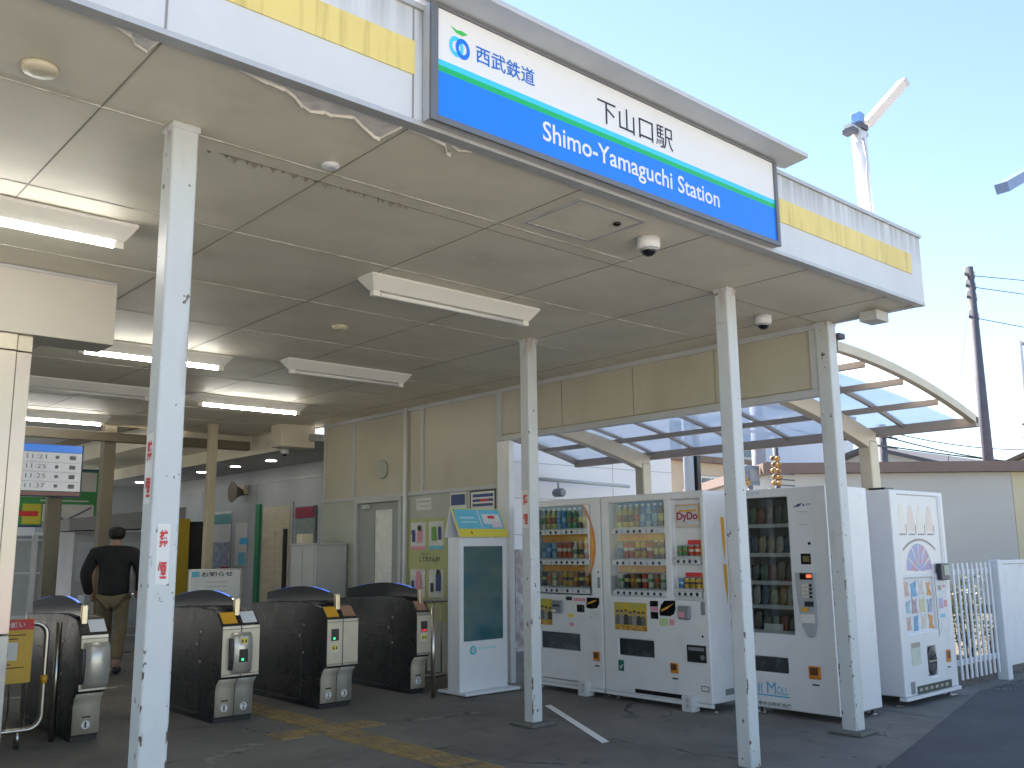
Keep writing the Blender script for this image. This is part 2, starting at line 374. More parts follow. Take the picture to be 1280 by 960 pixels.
# peeling paint patches with curled lower lips
peel_m = mat('bare peeled board', (0.86, 0.81, 0.77), 0.8, var=0.3, vscale=14, bump=0.3, bscale=40)
flake_m = mat('hanging paint flake', (0.86, 0.81, 0.72), 0.6, var=0.1)
def peel(pts, z=3.076):
    b = MB(); b.q([(x, y, z) for x, y in pts]); o = b.build('peeled_patch', peel_m, can)
    f = MB()
    n = len(pts)
    for i in range(n-1):
        a, c = pts[i], pts[i+1]
        if a[1] < 2.94 and c[1] < 2.94: continue
        d = 0.004+0.010*random.random()
        f.q([(a[0], a[1], z), (c[0], c[1], z), (c[0]+0.004, c[1]+0.01, z-d), (a[0], a[1]+0.008, z-d*0.6)])
    f.build('paint_flake', flake_m, o)
peel([(1.33,2.96),(1.46,2.985),(1.53,2.99),(1.59,3.02),(1.65,3.07),(1.70,3.09),(1.74,3.06),(1.78,3.065),(1.85,3.02),(1.93,3.07),(2.02,3.12),(2.045,3.12),(2.05,2.957),(1.33,2.957)])
peel([(2.09,2.975),(2.2,2.975),(2.29,2.985),(2.35,3.05),(2.37,3.05),(2.32,2.98),(2.38,3.0),(2.42,2.965),(2.42,2.957),(2.09,2.957)])
peel([(0.90,2.965),(0.96,2.99),(0.99,3.04),(1.04,3.06),(1.045,2.957),(0.9,2.957)])
b = MB()
for k in range(22):
    x = 1.55+k*0.05+random.uniform(-.02,.02); d = random.uniform(0.004, 0.025)
    b.q([(x, 3.71, 3.0775), (x+random.uniform(.015,.045), 3.715, 3.0775), (x+.02, 3.725, 3.0775-d)])
b.build('paint_flake', mat('grey hanging flake', (0.20,0.18,0.15), 0.8, var=0.2), can)
# access hatch
b = MB()
hx0, hx1, hy0, hy1 = 3.20, 3.70, 3.06, 3.49
for (x0,x1,y0,y1) in ((hx0,hx1,hy0,hy0+.014),(hx0,hx1,hy1-.014,hy1),(hx0,hx0+.014,hy0+.014,hy1-.014),(hx1-.014,hx1,hy0+.014,hy1-.014)): b.box(x0,x1,y0,y1,3.069,3.0795)
hat = b.build('access_hatch', trim_m, can)
MB().box(hx0+.014, hx1-.014, hy0+.014, hy1-.014, 3.073, 3.0795).build('hatch_panel', soffit_m, hat)
MB().lathe([(.022,0),(.022,-.012),(.012,-.014)], (3.60,3.18,3.073)).build('hatch_lock', lens_m, hat)

# header wall hanging from the canopy towards the drink machines
hw = thing('header_panel', 'cream header panel in a grey frame hanging above the vending machines', 'wall panel', (6.55, 5.6, 2.5))
MB().box(6.545, 6.575, 3.80, 7.52, 2.562, 3.03).build('panel', cream_m, hw)
b = MB(); b.box(6.53, 6.60, 3.74, 7.52, 2.50, 2.56); b.box(6.53, 6.60, 3.74, 7.52, 3.03, 3.079); b.box(6.53, 6.60, 3.74, 3.80, 2.56, 3.03); b.box(6.528, 6.602, 7.52, 7.60, 2.50, 3.079)
b.build('frame', frame_m, hw, bevel=.004)
b = MB()
for y in (4.72, 5.65, 6.6): b.box(6.542, 6.5445, y-.004, y+.004, 2.562, 3.03)
b.box(6.541, 6.5445, 3.80, 7.52, 2.562, 2.572)
b.build('joint', mat('panel seam', (0.33,0.29,0.20), 0.7, var=0.1), hw)

# ---------------------------------------------------------------- posts
def post(x, y, label, side=0.105, foot=False, rot=0, sticker=None, z1=3.08, m_=None):
    t = thing('canopy_post', label, 'post', (x, y, 0), 'canopy posts')
    h = side/2
    MB().box(x-h, x+h, y-h, y+h, 0.0, z1-0.001).build('shaft', m_ or post_m, t, bevel=.012, seg=3)
    MB().box(x-h-.004, x+h+.004, y-h-.004, y+h+.004, z1-.03, z1-.0015).build('cap_plate', m_ or post_m, t, bevel=.004)
    if foot:
        f = MB(); f.box(x-.13, x+.13, y-.13, y+.14, 0, .03); f.build('footing', kerbm, t, bevel=.012)
    for (px, py, uvec, z0, hh, w) in (sticker or []):
        s_ = MB()
        nrm = Vector(uvec).cross(Vector((0,0,1)))
        c0 = Vector((px, py, 0))
        a = c0 - Vector(uvec)*w/2 + nrm*0.0012; c_ = c0 + Vector(uvec)*w/2 + nrm*0.0012
        s_.q([(a.x,a.y,z0),(c_.x,c_.y,z0),(c_.x,c_.y,z0+hh),(a.x,a.y,z0+hh)])
        st = s_.build('no_smoking_sticker', paper_m, t)
        ww = w*0.66
        for ch, zz in (('禁', z0+hh*0.60), ('煙', z0+hh*0.08)):
            o0 = c0 - Vector(uvec)*ww/2 + nrm*0.0012
            text(ch, 'lettering', st, (o0.x, o0.y, zz), uvec, (0,0,1), ww, hh*0.30, red_m, bold=0.03)
    return t
XM, YM = (0,-1,0), (1,0,0)      # reading directions on faces that look to -X and -Y
hp = 0.0525
post(1.375, 3.58, 'white square post closest to the camera with two red no-smoking stickers', side=0.108,
     sticker=[(1.375-.054, 3.58, XM, 1.535, .27, .075), (1.375-.005, 3.58-.054, YM, 1.235, .225, .05)])
post(5.15, 5.58, 'white square post between kiosk and drink machines with a single no-smoking sticker', foot=True, side=0.105,
     sticker=[(5.15-hp, 5.58, XM, 1.52, .30, .085)])
post(5.15, 3.60, 'chipped white post standing before the snack machine, without any sticker', side=0.105)
post(6.58, 3.68, 'white corner post at the end of the cream header panel', side=0.12, foot=True)
beige_m = mat('beige painted steel', (0.50, 0.44, 0.31), 0.5, var=0.15, vscale=4)
post(5.30, 12.1, 'thin beige post deep inside the hall beyond the ticket gates', side=0.11, m_=beige_m)

# ---------------------------------------------------------------- ceiling lights
lampw_m = mat('white lamp reflector', (0.80, 0.79, 0.74), 0.35, var=0.05)
off_m = mat('unlit tube glass', (0.78, 0.78, 0.76), 0.2, var=0.03)
def lamp(x0, x1, y, label, lit):
    t = thing('ceiling_light', label, 'ceiling light', ((x0+x1)/2, y, 3.078), 'tube lights on the soffit')
    hw_ = 0.085
    pr_ = [(y-hw_, 3.076), (y+hw_, 3.076), (y+0.030, 3.008), (y-0.030, 3.008)]
    b = MB()
    i = len(b.v)
    # body is longer at the bottom of the flared reflector ends
    top = [(x0, y-hw_, 3.0765), (x1, y-hw_, 3.0765), (x1, y+hw_, 3.0765), (x0, y+hw_, 3.0765)]
    mid = [(x0, y-hw_, 3.060), (x1, y-hw_, 3.060), (x1, y+hw_, 3.060), (x0, y+hw_, 3.060)]
    bot = [(x0+.05, y-.026, 2.985), (x1-.05, y-.026, 2.985), (x1-.05, y+.026, 2.985), (x0+.05, y+.026, 2.985)]
    for A, C in ((top, mid), (mid, bot)):
        for k in range(4): b.q([A[k], A[(k+1)%4], C[(k+1)%4], C[k]])
    b.q(bot); b.q(top)
    b.build('reflector', lampw_m, t)
    tu = MB().tube([(x0+.10, y, 2.966), (x1-.10, y, 2.966)], 0.016, 12).build('tube', tile_m if lit else off_m, t)
    for xx in (x0+.075, x1-.075): MB().box(xx-.025, xx+.025, y-.02, y+.02, 2.947, 2.986).build('tube_holder', lampw_m, t, bevel=.004)
lamp(0.30, 1.66, 4.93, 'lit tube light on the soffit at the picture edge, nearest of the lit ones', True)
lamp(3.08, 4.52, 4.85, 'unlit tube light near the access hatch, biggest dark one on the soffit', False)
lamp(3.94, 5.28, 7.52, 'unlit tube light above the third and fourth ticket gates', False)
lamp(2.20, 3.53, 7.80, 'lit tube light partly hidden by the nearest white post', True)
lamp(4.08, 5.42, 9.85, 'lit tube light nearest the small hanging panel and inner post', True)
lamp(2.32, 3.64, 9.85, 'unlit tube light between two lit ones above the hall at the column side', False)
lamp(2.55, 3.95, 12.2, 'lit tube light farthest back, above the departure monitor', True)

# round detectors
cream2 = mat('yellowed plastic', (0.66, 0.60, 0.44), 0.4, var=0.08)
b = tag(MB().lathe([(.062,0),(.062,-.010),(.056,-.022),(.02,-.026)], (.79,3.42,3.0765)).build('smoke_detector', cream2, loc=(.79,3.42,3.07)), 'yellowed round disc on the soffit nearest the camera', 'detector')
tag(MB().lathe([(.062,0),(.062,-.010),(.05,-.03),(.02,-.034)], (3.68,6.14,3.0765)).build('smoke_detector', cream2, loc=(3.68,6.14,3.07)), 'round disc on the soffit between two unlit tube lights', 'detector')
tag(MB().lathe([(.04,0),(.04,-.012),(.02,-.02)], (2.03,3.50,3.0765)).build('smoke_detector', white_m, loc=(2.03,3.50,3.07)), 'tiny white disc on the soffit below the peeled paint', 'detector')

def domecam(x, y, z, label, r=0.075):
    t = thing('security_camera', label, 'security camera', (x, y, z), 'dome security cameras')
    MB().lathe([(r,0),(r,-r*.75),(r*.9,-r*.95),(r*.85,-r*1.0)], (x,y,z), 24).build('housing', white_m, t)
    pr_ = [(r*.68*math.cos(R(a)), -r*1.0-r*.62*math.sin(R(a))) for a in range(0, 90, 12)]
    MB().lathe(pr_, (x,y,z), 20).build('dome', lens_m, t)
    MB().lathe([(r*.78,0),(r*.78,-.012)], (x,y,z-r*1.0), 24).build('ring', trim_m, t)
domecam(3.93, 3.24, 3.0765, 'white dome camera under the canopy edge below the station sign', .066)
domecam(6.00, 3.86, 3.0765, 'white dome camera on the soffit by the corner post', .064)
domecam(6.20, 11.75, 2.76, 'small dome camera under the hanging box deep in the hall', .06)

# ---------------------------------------------------------------- station sign
sg = thing('station_sign', 'long blue and white railway station name sign on the canopy fascia', 'sign', (3.37, 2.85, 3.09))
sx0, sx1, sz0, sz1, sy = 2.10, 4.645, 3.075, 3.60, 2.845
b = MB(); b.box(sx0, sx1, sy+.004, 2.893, sz0+.004, sz1-.004); b.build('housing', trim_m, sg)
b = MB(); w_ = .028
b.box(sx0, sx0+w_+.008, sy-.012, sy+.003, sz0, sz1); b.box(sx1-w_, sx1, sy-.012, sy+.003, sz0, sz1)
b.box(sx0+w_+.008, sx1-w_, sy-.012, sy+.003, sz0, sz0+w_); b.box(sx0+w_+.008, sx1-w_, sy-.012, sy+.003, sz1-.012, sz1)
b.build('frame', mat('sign frame grey', (0.16,0.165,0.18), 0.4, 0.3, var=0.1), sg, bevel=.003)
ix0, ix1 = sx0+w_+.008, sx1-w_
zb, zg, zc = 3.305, 3.332, 3.358
MB().q([(ix0,sy,zc),(ix1,sy,zc),(ix1,sy,sz1-.012),(ix0,sy,sz1-.012)]).build('white_field', signw_m, sg)
MB().q([(ix0,sy,sz0+w_),(ix1,sy,sz0+w_),(ix1,sy,zb),(ix0,sy,zb)]).build('blue_band', blueband_m, sg)
MB().q([(ix0,sy,zb),(ix1,sy,zb),(ix1,sy,zg),(ix0,sy,zg)]).build('green_line', green_m, sg)
MB().q([(ix0,sy,zg),(ix1,sy,zg),(ix1,sy,zc),(ix0,sy,zc)]).build('cyan_line', cyan_m, sg)
text('下山口駅', 'lettering', sg, (3.105, sy, 3.385), YM, (0,0,1), 0.575, 0.125, mat('sign black',(0.02,0.02,0.03),0.35,var=.1), bold=0.0)
text('Shimo-Yamaguchi Station', 'lettering', sg, (2.735, sy, 3.145), YM, (0,0,1), 1.33, 0.125, signw_m, bold=0.012)
seib = mat('rail blue', (0.015, 0.14, 0.52), 0.35, var=.05)
text('西武鉄道', 'lettering', sg, (2.345, sy, 3.415), YM, (0,0,1), 0.345, 0.082, seib, bold=0.012)
def ring(b, cx, cz, r0, r1, sx_, y, n=28, a0=0, a1=360):
    for k in range(n):
        p, q_ = R(a0+(a1-a0)*k/n), R(a0+(a1-a0)*(k+1)/n)
        b.q([(cx+r0*sx_*math.cos(p), y, cz+r0*math.sin(p)), (cx+r1*sx_*math.cos(p), y, cz+r1*math.sin(p)), (cx+r1*sx_*math.cos(q_), y, cz+r1*math.sin(q_)), (cx+r0*sx_*math.cos(q_), y, cz+r0*math.sin(q_))])
em = MB()
ring(em, 2.238, 3.445, .026, .047, .82, sy-.0012); em.cur = 1
ring(em, 2.272, 3.445, .026, .047, .82, sy-.0018); em.cur = 2
em.q([(2.205, sy-.0015, 3.532), (2.235, sy-.0015, 3.508), (2.272, sy-.0015, 3.505), (2.300, sy-.0015, 3.522), (2.268, sy-.0015, 3.528), (2.240, sy-.0015, 3.522)])
em.build('emblem', [cyan_m, mat('emblem blue',(0.01,0.16,0.72),0.35,var=.05), mat('emblem leaf',(0.05,0.50,0.08),0.35,var=.05)], sg)
hood = MB(); hood.prism([(2.70,3.645),(2.90,3.66),(3.05,3.66),(3.05,3.645),(2.92,3.63),(2.86,3.603),(2.70,3.62)], 'x', 2.08, 4.78)
hood.build('hood', mat('hood sheet grey',(0.52,0.53,0.54),0.4,0.2,var=.12), sg, bevel=.003)

# ---------------------------------------------------------------- office side wall X = 6.55 with door
ow = thing('station_office', 'station office side wall with cream upper panels, grey frame and glazed door', 'building', (6.6, 9.4, 0))
MB().box(6.565, 6.612, 7.60, 11.30, 2.045, 3.079).build('upper_panel', cream_m, ow)
for y0_, y1_ in ((7.60,9.42),(10.48,11.30)): MB().box(6.565, 6.612, y0_, y1_, 0.0, 2.0).build('lower_wall', wallgrey_m, ow)
b = MB()
b.box(6.545, 6.615, 7.60, 11.30, 2.0, 2.045)
for y in (9.0, 10.52, 11.26): b.box(6.548, 6.564, y-.03, y+.03, 2.046, 3.03)
b.box(6.545, 6.564, 7.605, 11.30, 3.03, 3.0785)
b.box(6.546, 6.7, 9.42, 9.48, 0, 1.999); b.box(6.546, 6.7, 10.42, 10.48, 0, 1.999); b.box(6.546, 6.7, 9.48, 10.42, 1.955, 1.999)
b.build('frame', frame_m, ow, bevel=.004)
b = MB(); b.box(6.53, 6.598, 7.40, 7.597, 0, 2.499); b.build('corner_pillar', white_m, ow, bevel=.006)
b = MB(); b.box(6.72, 8.0, 11.20, 11.32, 0, 2.859); b.box(6.72, 6.9, 7.62, 11.19, 3.0, 3.2); b.build('wall', wallgrey_m, ow)
b = MB()
b.box(6.585, 6.62, 9.485, 10.415, 0.02, 0.95); b.box(6.585, 6.62, 9.485, 9.66, 0.95, 1.95); b.box(6.585, 6.62, 10.05, 10.415, 0.95, 1.95); b.box(6.585, 6.62, 9.66, 10.05, 1.86, 1.95)
dr = b.build('door', mat('grey door',(0.30,0.31,0.29),0.45,var=.1), ow)
MB().box(6.598, 6.606, 9.66, 10.05, .95, 1.86).build('door_window', mat('pale frosted glass',(0.72,0.72,0.68),0.25,var=.05), dr)  # even pale glass colour, no emission
MB().box(6.55, 6.584, 10.12, 10.30, 1.885, 1.93).build('door_closer', trim_m, dr)
MB().box(6.582, 6.5849, 9.70, 10.10, .86, .91).build('door_notice', mat('pink notice',(0.62,0.30,0.30),0.6,var=.1), dr)
MB().lathe([(.12,0),(.12,-.02),(.10,-.03)], (6.5645,9.85,2.36), 24, 'x').build('round_plate', wallgrey_m, ow)
tag(MB().tube([(6.52,9.30,0),(6.52,9.30,3.07)], .022, 10).build('conduit_pipe', white_m, loc=(6.52,9.30,0)), 'white conduit pipe running up the office wall beside the door', 'pipe')
tag(MB().box(5.98, 6.50, 11.45, 11.75, 2.765, 3.0765).build('hanging_box', mat('cream box',(0.62,0.57,0.46),0.5,var=.08), loc=(6.24,11.6,2.77), bevel=.006), 'cream box panel hanging from the soffit at the hall end of the office wall', 'box')

# posters on the wall
def flat(name, label, cat, rects, x, grp=None):
    """rects: (y_left, y_right, z0, z1, material) stacked 1 mm proud of each other on a wall that looks to -X"""
    y0 = rects[0]
    t = thing(name, label, cat, (x, (y0[0]+y0[1])/2, y0[2]), grp)
    for k, r_ in enumerate(rects):
        xx = x-0.004-0.0012*k
        MB().box(xx, x-0.001 if k == 0 else xx+0.001, r_[1], r_[0], r_[2], r_[3]).build('backing' if k == 0 else 'printed_block', r_[4], t)
    return t
pale = mat('pale print', (0.66,0.66,0.64), 0.5, var=.1); pink = mat('pink print', (0.70,0.30,0.36), 0.5, var=.1)
skyb = mat('sky blue print', (0.15,0.50,0.66), 0.5, var=.1); navy = mat('navy print', (0.03,0.06,0.20), 0.5, var=.15)
olive = mat('olive yellow print', (0.44,0.46,0.20), 0.5, var=.08); leafg = mat('leaf print', (0.16,0.36,0.06), 0.5, var=.1)
mp = flat('manners_poster', 'tall olive poster with four small picture panels on the office wall', 'poster', [
    (9.28,8.52,.55,1.72,olive),(9.22,8.93,1.36,1.68,pale),(8.86,8.58,1.36,1.68,pale),(9.22,8.93,.82,1.13,pale),(8.86,8.58,.82,1.13,pale),
    (9.22,8.93,1.36,1.40,pink),(8.86,8.58,1.36,1.40,skyb),(9.08,8.99,1.44,1.58,pink),(9.19,9.13,1.45,1.54,navy),(8.80,8.71,1.46,1.62,leafg),(8.67,8.62,1.47,1.62,navy),(9.10,9.0,.88,1.07,pink),(9.19,9.14,.88,1.0,navy),(8.71,8.62,.89,1.08,navy),(8.81,8.76,.88,.98,black_m)], 6.565)
for cy, cz, cm in ((9.035,1.61,black_m),(9.05,1.085,pink),(8.665,1.10,black_m),(9.16,1.56,navy)):
    MB().lathe([(.035,0),(.035,-.0015)], (6.545,cy,cz), 14, 'x').build('printed_block', cm, mp)
text('してませんか?', 'lettering', mp, (6.5605, 9.05, 1.22), XM, (0,0,1), .40, .06, black_m, bold=.02)
text('お客さまへ', 'lettering', mp, (6.5605, 9.02, 1.30), XM, (0,0,1), .2, .025, black_m)
flat('paper_notice', 'plain white paper notice above the olive poster', 'notice', [(9.12,8.82,1.82,1.96,pale),(9.10,8.85,1.91,1.93,wallgrey_m),(9.05,8.85,1.86,1.872,wallgrey_m)], 6.565)
flat('paper_notice', 'white paper notice with a dark top block beside the framed timetable', 'notice', [(8.46,8.17,1.30,2.0,pale),(8.44,8.19,1.85,1.97,navy),(8.44,8.30,1.74,1.80,red_m),(8.42,8.20,1.5,1.6,skyb)], 6.565)
flat('framed_timetable', 'framed timetable with blue bands on the office wall above the kiosk', 'notice frame', [(8.10,7.66,1.40,2.0,dark_m),(8.08,7.68,1.42,1.98,paper_m),(8.05,7.70,1.92,1.955,navy),(8.05,7.70,1.87,1.90,navy),(7.92,7.78,1.87,1.895,red_m),(8.05,7.70,1.82,1.85,navy),(8.02,7.9,1.62,1.78,pink),(7.86,7.72,1.62,1.78,leafg)], 6.565)
# equipment cabinet against the wall
cab = thing('equipment_cabinet', 'pale grey double cabinet against the office wall behind the ticket gates', 'cabinet', (6.35, 10.95, 0))
cabm = mat('pale grey cabinet', (0.50,0.51,0.50), 0.4, var=.08)
MB().box(6.08, 6.54, 10.62, 11.25, 0.05, 1.43).build('body', cabm, cab, bevel=.008)
MB().box(6.07, 6.545, 10.61, 11.26, 1.431, 1.455).build('top', cabm, cab, bevel=.005)
b = MB(); b.box(6.066, 6.079, 10.645, 10.925, .10, 1.40); b.box(6.066, 6.079, 10.945, 11.23, .10, 1.40); b.build('door', cabm, cab, bevel=.004)
tag(MB().box(6.12, 6.28, 11.05, 11.2, 1.457, 1.58).build('control_box', cream2, loc=(6.2,11.1,1.457), bevel=.006), 'small cream box standing on the grey cabinet', 'box')

# ---------------------------------------------------------------- hall with the lift behind the gates
eh = thing('lift_hall', 'grey lift hall with downlights and stainless lift doors beyond the gates', 'building', (8.0, 16.5, 0))
hallw = mat('grey hall wall', (0.44,0.46,0.47), 0.5, var=.08, vscale=1.5)
b = MB(); b.box(8.0, 8.15, 11.33, 24.0, 0, 2.859); b.box(5.2, 7.999, 22.0, 22.15, 0, 2.859); b.build('wall', hallw, eh)
MB().box(6.401, 8.15, 11.33, 24.0, 2.86, 2.95).build('ceiling', mat('grey hall ceiling',(0.36,0.36,0.35),.5,var=.1), eh)
b = MB(); b.box(6.38, 6.40, 11.8, 24.0, 2.80, 3.40); b.box(5.3,6.38,13.12,24.0,3.0,3.4); b.build('bulkhead', soffit_m, eh)
b = MB(); b.box(7.985, 8.0, 11.3, 22.0, 2.60, 2.64)
for y in (13.4,16.2,18.6,20.5): b.box(7.99, 8.0, y-.01, y+.01, 0, 2.60)
b.build('trim', trim_m, eh)
dlm = mat('downlight glow', (1.0,0.97,0.9), .5, emit=7.0)
for y in (14.3, 15.65, 17.1, 18.65, 20.3):
    MB().lathe([(.085,0),(.085,-.006)], (7.3,y,2.859), 18).build('downlight', dlm, eh)
ld_ = MB(); ld_.box(7.97, 7.995, 14.75, 15.88, 0, 2.22); lf = ld_.build('lift_frame', trim_m, eh)
gold = mat('warm stainless lift door', (0.66,0.57,0.42), .35, .25, var=.2, stretch=(1,1,6))
for y0, y1 in ((14.83,15.32),(15.33,15.82)): MB().box(7.955, 7.969, y0, y1, 0, 2.15).build('lift_door', gold, lf)
MB().box(7.93, 7.953, 14.88, 15.0, .7, 1.75).build('lift_panel', dark_m, lf)
MB().box(7.94, 7.996, 15.95, 16.10, 0, 2.22).build('green_strip', mat('green strip',(0.05,0.25,0.12),.5,var=.1), eh)
flat('wall_poster', 'pale blue poster with a skyline picture on the lift hall wall', 'poster', [(18.1,17.2,.35,2.15,pale),(18.08,17.22,1.9,2.1,mat('teal print',(0.12,0.34,0.33),.5,var=.1)),(18.08,17.22,.8,1.55,mat('grey blue print',(0.20,0.24,0.33),.5,c2=(.45,.47,.5),thr=(.4,.6),vscale=9)),(18.08,17.22,.4,.75,mat('pale blue print',(0.42,0.50,0.60),.5,var=.1)),(17.6,17.25,1.0,1.08,red_m)], 7.99)
flat('wall_notice', 'small blue and white notices stuck on the lift hall wall', 'notice', [(17.0,16.5,1.1,1.9,pale),(16.8,16.45,1.5,1.62,cyan_m),(16.85,16.55,1.12,1.35,skyb)], 7.99)
rb = thing('fire_equipment_board', 'red topped equipment board with small tags beside the lift doors', 'board', (7.98,14.2,0))
for nm, y0, y1, z0, z1, mm in (('backing',14.62,13.95,.9,2.12,mat('grey green glass',(0.26,0.32,0.31),.3,var=.3,vscale=8)),('red_header',14.60,13.97,1.92,2.10,mat('dark red',(0.30,0.03,0.07),.5,var=.3,vscale=14)),('lower_panel',14.66,13.95,.5,.86,mat('maroon',(0.28,0.02,0.03),.5,var=.1)),('lower_cabinet',14.66,13.95,0,.5,dark_m)):
    MB().box(7.94 if 'red' in nm else 7.955, 7.985, y1, y0, z0, z1).build(nm, mm, rb)
MB().lathe([(.07,0),(.07,-.05),(.045,-.10),(.01,-.12)], (7.95,14.10,1.42), 14, 'x').build('alarm_lamp', mat('red lamp',(0.75,0.02,0.02),.3,var=.05), rb)
for k in range(9): MB().box(7.948,7.954,14.0+.07*(k%8),14.04+.07*(k%8),1.2+.18*(k%3),1.29+.18*(k%3)).build('tag_label', paper_m if k%3 else red_m, rb)
hs = thing('horn_speaker', 'brown horn speaker on the lift hall wall above the posters', 'speaker', (7.9,16.6,2.5))
MB().lathe([(.05,.20),(.07,.12),(.12,.03),(.19,-.04),(.20,-.05)], (7.75,16.6,2.47), 18, 'x').build('horn', mat('brown plastic',(0.16,0.12,0.08),.5,var=.1), hs)
MB().box(7.90, 7.989, 16.53, 16.67, 2.44, 2.6).build('bracket', cream2, hs)
tag(MB().box(6.05,6.75,16.2,16.24,0,1.95).build('yellow_panel', mat('ochre panel',(0.42,0.30,0.02),.5,var=.1), loc=(6.4,16.2,0)), 'tall ochre yellow panel standing beside the inner post', 'panel')
tag(MB().box(6.78,7.05,16.22,16.32,0,1.9).build('dark_doorway', dark_m, loc=(6.9,16.2,0)), 'narrow dark door leaf next to the ochre panel', 'door')
# notice board on feet
nb = thing('notice_board', 'white standing notice board headed in Japanese behind the gates', 'notice board', (4.49,10.0,0))
MB().box(4.20,4.78,10.0,10.03,.62,1.16).build('board', paper_m, nb, bevel=.004)
b = MB()
for (x0,x1,z0,z1) in ((4.19,4.79,1.16,1.175),(4.19,4.79,.605,.62),(4.185,4.199,.605,1.175),(4.781,4.795,.605,1.175)): b.box(x0,x1,9.992,10.035,z0,z1)
b.build('frame', steel_m, nb)
MB().box(4.215,4.30,9.996,9.9995,1.09,1.15).build('blue_mark', skyb, nb)
text('お知らせ', 'lettering', nb, (4.325,9.9985,1.09), YM, (0,0,1), .36, .055, black_m, bold=.02)
b = MB()
for k in range(5): b.box(4.38,4.62,9.9975,9.9995,1.03-.05*k,1.036-.05*k)
b.build('printed_line', mat('grey print',(0.35,0.35,0.35),.6,var=.1), nb)
for x in (4.26,4.72):
    b = MB(); b.box(x-.012,x+.012,10.036,10.06,0.02,.9); b.box(x-.015,x+.015,9.85,10.25,0,.02); b.build('leg', steel_m, nb)

